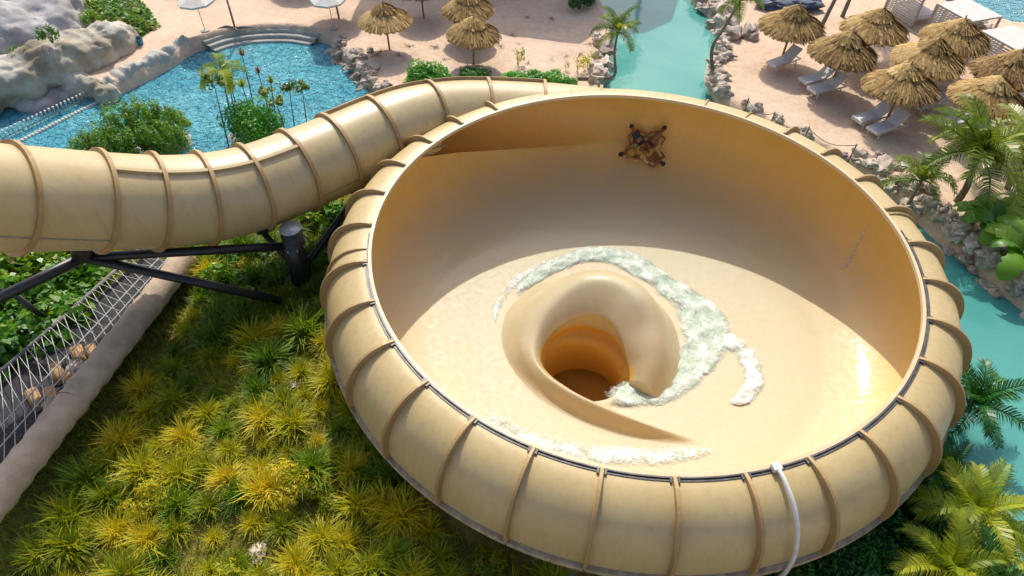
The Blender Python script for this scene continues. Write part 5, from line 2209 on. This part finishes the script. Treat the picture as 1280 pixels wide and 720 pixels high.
# slender palms over the round bush
TUFT = [blades_mesh('tuft', 280 + s, 60, 0.62, 1.0, 0.030, 0.4, 'frond_yellow') for s in range(2)]
DRYT = blades_mesh('tuft', 290, 50, 0.45, 0.8, 0.022, 0.4, 'dry_head')
GRT = [leaf_cloud('tuft', 292 + s, 150, 0.36, 0.36, 0.42, 0.20, 'frond', 7, 0.3, 0.4, 0.42) for s in range(2)]
stems = [((286, 190), (268, 107), GRT[0], 1.1), ((294, 150), (284, 95), TUFT[0], 1.25), ((301, 150), (288, 108), TUFT[1], 1.0), ((318, 140), (302, 66), DRYT, 0.9), ((336, 142), (322, 88), DRYT, 0.8),
         ((358, 168), (346, 132), GRT[1], 1.0), ((368, 168), (362, 114), GRT[0], 1.0), ((383, 162), (378, 114), GRT[1], 1.0), ((312, 140), (302, 105), TUFT[0], 0.8), ((340, 150), (333, 118), GRT[1], 1.0), ((345, 160), (338, 100), TUFT[1], 0.6)]
for bq, tq, me, s in stems:
    b, t_ = over(bq, WZ + 0.25, tq)
    st = thing('slender_palm', 'slender bare-stemmed palm with brown seed head over the round bush' if me is DRYT else ('slender bare-stemmed palm with a spiky yellow-green tuft over the round bush' if me in TUFT else 'slender bare-stemmed palm with a leafy head over the round bush'),
               'palm tree', tuple(b), 0, 'slender palms over the round bush')
    c = Vector(t_) - Vector(b)
    MB().tube([(0, 0, -0.5), tuple(c * 0.5 + Vector((0.03, 0, 0))), tuple(c)], [0.032, 0.026, 0.018], 6).build('stem', 'bark', st, True)
    o = link('leaf_head', me, None, st)
    o.location = c - Vector((0, 0, 0.12))
    o.scale = (s,) * 3
    o.rotation_euler = (0, 0, rnd.uniform(0, 6.28))
b, t_ = over((292, 160), WZ + 0.25, (276, 88))
palm('feather_palm', tuple(b), tuple(t_), 7, 1.5, 'yellow', 'tall palm with long drooping bright fronds over the round bush', None, 0.035, steep=(0.3, 1.1))

# ------------------------------------------------------------------ palms
p = back(1222, 198, -1.5)
palm('coconut_palm', (p[0] + 0.2, p[1], gz(p[0] + 0.2, p[1])), tuple(p), 17, 2.9, 'lime', 'large palm with long lime fronds behind the river rocks', None, 0.14, 0.1, steep=(-0.35, 0.75))
p = back(1152, 226, -2.5)
palm('young_palm', (p[0], p[1], gz(p[0], p[1])), tuple(p), 11, 1.6, 'lime', 'short palm drooping over the river rocks', None, 0.08, 0.0, steep=(-0.2, 0.8))
p = back(1290, 190, -1.8)
palm('coconut_palm', (p[0], p[1], gz(p[0], p[1])), tuple(p), 13, 2.4, 'lime', 'palm leaning beside the last thatched umbrella', None, 0.12, 0.0, steep=(-0.3, 0.8))
pb1, pb2 = back(748, 98, BZ), back(764, 96, BZ + 0.15)
pc_ = over((764, 96), BZ, (772, 40), 4)[1]
pm_ = over((764, 96), BZ, (768, 66), 4)[1]
palm('bent_palm', tuple(pb1), tuple(pc_), 13, 1.45, 'lime', 'palm with sharply bent trunk leaning over the river', None, 0.075, pts=[tuple(back(722, 98, BZ + 0.05)), tuple(pb1), tuple(pb2 + np.array([0.15, 0, 0.1])), tuple(pm_), tuple(pc_)], steep=(-0.3, 0.9))
l1 = back(893, 93, BZ)
l2 = over((893, 93), BZ, (890, 62), 4)[1]
l3 = over((893, 93), BZ, (905, 35), 6)[1]
l4 = over((893, 93), BZ, (925, 2), 8)[1]
palm('leaning_palm', tuple(l1), tuple(l4), 12, 1.5, 'yellow', 'crooked palm leaning over the white river rocks', None, 0.085, pts=[tuple(l1 - np.array([0, 0, 0.2])), tuple(l2), tuple(l3), tuple(l4)], steep=(-0.2, 0.9))
o = MB().tube(catmull([tuple(back(888, 66, BZ + 0.25)), tuple(back(903, 68, BZ + 0.2)), tuple(back(922, 71, BZ + 0.1))], 10), [0.06, 0.09, 0.10, 0.10, 0.10, 0.09, 0.09, 0.08, 0.06, 0.04], 8).build('driftwood_log', 'driftwood', None, True)
tag(o, 'pale driftwood log across the white river rocks', 'log')
for bq, tq, lab in (((1022, 42), (1046, -6), 'straight palm trunk leaning by the blue covered boat'), ((1052, 22), (1066, -20), 'curved palm trunk rising behind the thatched umbrellas')):
    b, t_ = over(bq, BZ, tq, 7)
    palm('tall_palm', tuple(b), (t_[0] + 0.6, t_[1] + 1.2, t_[2] + 2.2), 12, 2.2, 'green', lab, None, 0.11)
# river-side palms at the lower right
for q, z, nf, L, key, lab in (((1214, 505), -3.1, 13, 1.6, 'green', 'deep green palm against the bowl rim over the river'), ((1215, 645), -2.6, 13, 1.7, 'yellow', 'yellow-green palm leaning over the river below the shrubs'),
                              ((1180, 712), -2.6, 12, 1.6, 'yellow', 'yellow-green palm in front of the dark shrubs'), ((1285, 705), -2.5, 13, 1.7, 'yellow', 'yellow palm on the stony river bank'), ((1235, 735), -2.7, 11, 1.5, 'green', 'green palm between the yellow palms'),
                              ((1180, 590), -2.9, 9, 1.2, 'green', 'small green palm among the dark shrubs')):
    p = back(*q, z)
    rr = math.hypot(p[0], p[1])
    palm('riverside_palm', (p[0], p[1], min(gz(p[0], p[1]), -3.9) if gz(p[0], p[1]) > -5 else -4.3), tuple(p), nf, L, key, lab, None, 0.07, steep=(-0.35, 0.85))
k = 0
for q, r in (((1000, 730), 0.95), ((1040, 705), 0.9), ((1075, 690), 0.95), ((1110, 660), 0.9), ((1145, 640), 0.9), ((1165, 600), 0.85), ((1185, 575), 0.75), ((1190, 625), 0.7), ((1110, 715), 0.95), ((1150, 690), 0.85), ((1070, 735), 0.95), ((960, 745), 0.9), ((1025, 760), 1.0), ((1140, 750), 0.9), ((1190, 668), 0.7), ((1200, 740), 0.8), ((1176, 548), 0.6)):
    p = back(*q, -3.3)
    if math.hypot(p[0], p[1]) < 9.75:
        f_ = 9.85 / math.hypot(p[0], p[1])
        p = p * np.array([f_, f_, 1])
    plant('dark_shrub', [('leaves', DK[k % 3]), ('stems', HS)], (p[0], p[1], -4.15), r, 'dense dark green shrub between the bowl and the river', 'shrub', 'dark shrubs between bowl and river')
    k += 1


# broad paddle leaves
def paddle_mesh(name, seed, L, W_, droop, mat):
    R_ = np.random.default_rng(seed)
    N, K = 16, 5
    V, F = [], []
    x, z, an = 0.0, 0.0, rad(60)
    for i in range(N):
        u = i / (N - 1)
        w = W_ * (math.sin(math.pi * min(1, 0.06 + u * 0.94)) ** 0.6) * (1 if u > 0.12 else 0.12)
        cut = 1 - 0.25 * (R_.random() < 0.3)
        for j in range(-2, 3):
            y = w * j / 2 * cut
            V.append((x, y, z + 0.12 * w * abs(j) / 2 - 0.10 * w * (j / 2) ** 2 * 4 * u))
        x += math.cos(an) * L / (N - 1)
        z += math.sin(an) * L / (N - 1)
        an -= droop / (N - 1) * (0.6 + u)
    me = mesh_np(name, V, grid_faces(N, K), True)
    me.materials.append(MT[mat])
    return me


PAD = [paddle_mesh('paddle_leaf', 300 + s, 1.5, 0.34, rad(110 + 20 * s), 'leaf_bright') for s in range(3)]
for q, n_, s, lab in (((1248, 282), 9, 1.3, 'banana plant with broad arching leaves on the river bank'), ((1275, 318), 8, 1.25, 'lower banana plant overhanging the river rocks'), ((1285, 265), 8, 1.3, 'tall banana plant behind its lower neighbours'), ((1222, 268), 6, 0.8, 'young banana plant between palm and rocks')):
    p = back(*q, -2.9)
    t = thing('banana_plant', lab, 'plant', (p[0], p[1], gz(p[0], p[1])))
    MB().tube([(0, 0, -0.2), (0.02, 0, 0.5), (0, 0, 0.75)], [0.11, 0.09, 0.06], 9).build('stem', 'stem_green', t, True)
    for j in range(n_):
        o = link('paddle_leaf', PAD[j % 3], None, t)
        o.location = (0, 0, 0.6)
        o.rotation_euler = (rnd.uniform(-0.3, 0.3), rnd.uniform(-0.15, 0.4), j * 2.399 + rnd.uniform(-0.2, 0.2))
        o.scale = (s * rnd.uniform(0.8, 1.15),) * 3

rf_ = thing('rope_fence', 'sagging rope fence on short posts along the sand behind the bowl', 'fence', tuple(back(985, 160, BZ)))
fp = [back(x, y, BZ) for x, y in ((930, 140), (962, 158), (1004, 176), (1062, 198))]
for p in fp:
    child(MB().tube([(p[0], p[1], BZ - 0.2), (p[0] + 0.03, p[1], BZ + 0.75)], 0.035, 7).build('post', 'driftwood', None, True), rf_)
for p, q in zip(fp[:-1], fp[1:]):
    child(MB().tube([tuple(p * (1 - t) + q * t + np.array([0, 0, 0.68 - 0.35 * math.sin(math.pi * t)])) for t in np.linspace(0, 1, 9)], 0.018, 5).build('rope', 'driftwood', None, True), rf_)

# ------------------------------------------------------------------ small growth on the beach and the rise
TW = [blades_mesh('twigs', 320 + s, 30, 0.45, 1.6, 0.008, 0.25, 'dry') for s in range(2)]
for q in ((476, 66), (512, 58), (545, 60), (625, 58), (640, 44), (648, 55), (690, 24), (660, 22), (737, 55), (725, 68), (745, 66), (660, 80), (556, 76), (500, 70), (690, 76), (470, 70), (708, 70)):
    p = back(*q, BZ)
    plant('dry_weed', [('twigs', rnd.choice(TW))], (p[0], p[1], gz(p[0], p[1]) - 0.02), rnd.uniform(0.6, 1.3), 'flattened grey-brown dry weed on the sand by the thatched umbrellas', 'weed', 'dry weeds on the sand', zs=0.35)
SAP = leaf_cloud('leaves', 330, 90, 0.4, 0.4, 0.7, 0.14, 'grass_y', 8, 0.2, 0.5, 0.4)
SST = stems_mesh('stems', 331, 5, 0.25, 0.9, 'bark', 0.012)
for q, s in (((648, 82), 1.0), ((722, 90), 0.9), ((733, 84), 0.9), ((707, 88), 0.5), ((742, 78), 0.6)):
    p = back(*q, BZ)
    plant('sapling', [('leaves', SAP), ('stems', SST)], (p[0], p[1], gz(p[0], p[1])), s, 'thin yellow-leaved sapling on the sand behind the low shrubs', 'sapling', 'saplings on the sand')
LB = leaf_cloud('leaves', 340, 700, 0.8, 0.8, 0.8, 0.16, 'leaf_bright', 14, 0.4, 0.5, 0.4)
for q, z, s, lab in (((62, 46), -1.55, 0.65, 'light green fern-like plant in a crevice of the grey boulder'), ((22, 66), -2.2, 0.5, 'small green plant at the foot of the grey boulder'), ((104, 14), -2.7, 1.0, 'bright green bush between boulder and planted rise'), ((115, 26), -2.7, 0.7, 'small bright bush beside the ledge top'), ((38, 62), -2.1, 0.4, 'little green tuft on the ledge top')):
    p = back(*q, z)
    plant('rock_plant', [('leaves', LB), ('stems', HS)], (p[0], p[1], z - 0.2), s, lab, 'plant', None)
# ground cover of the rise (uncountable)
R_ = np.random.default_rng(9)
hb = np.array(HILLBED)
X_ = R_.uniform(hb[:, 0].min(), hb[:, 0].max(), 30000)
Y_ = R_.uniform(hb[:, 1].min(), hb[:, 1].max(), 30000)
ok = sdf_poly(X_, Y_, HILLBED) < -0.05
uu, vv = to_px(np.stack([X_, Y_, X_ * 0 - 3], 1))
ok &= (uu > 60) & (vv < 75) & (fbm2(X_, Y_, 2.2, 4) > R_.uniform(-1.0, 0.6, len(X_)))
X_, Y_ = X_[ok][:9000], Y_[ok][:9000]
n = len(X_)
c = np.stack([X_, Y_, ground_z(X_, Y_) + R_.uniform(0.03, 0.28, n)], 1)
nrm = R_.normal(0, 0.5, (n, 3)) + np.array([0, 0, 1])
nrm /= np.linalg.norm(nrm, axis=1)[:, None]
t = np.cross(nrm, R_.normal(0, 1, (n, 3)))
t /= np.linalg.norm(t, axis=1)[:, None]
b = np.cross(nrm, t)
s = R_.uniform(0.07, 0.17, n)[:, None]
V = np.stack([c - t * s, c - b * s * 0.6, c + t * s, c + b * s * 0.6], 1)
o = link('ground_cover', mesh_np('ground_cover', V.reshape(-1, 3), np.arange(n * 4).reshape(n, 4)), 'bamboo')
o['kind'] = 'stuff'
tag(o, 'olive leafy ground cover on the planted rise above the sand', 'ground cover')
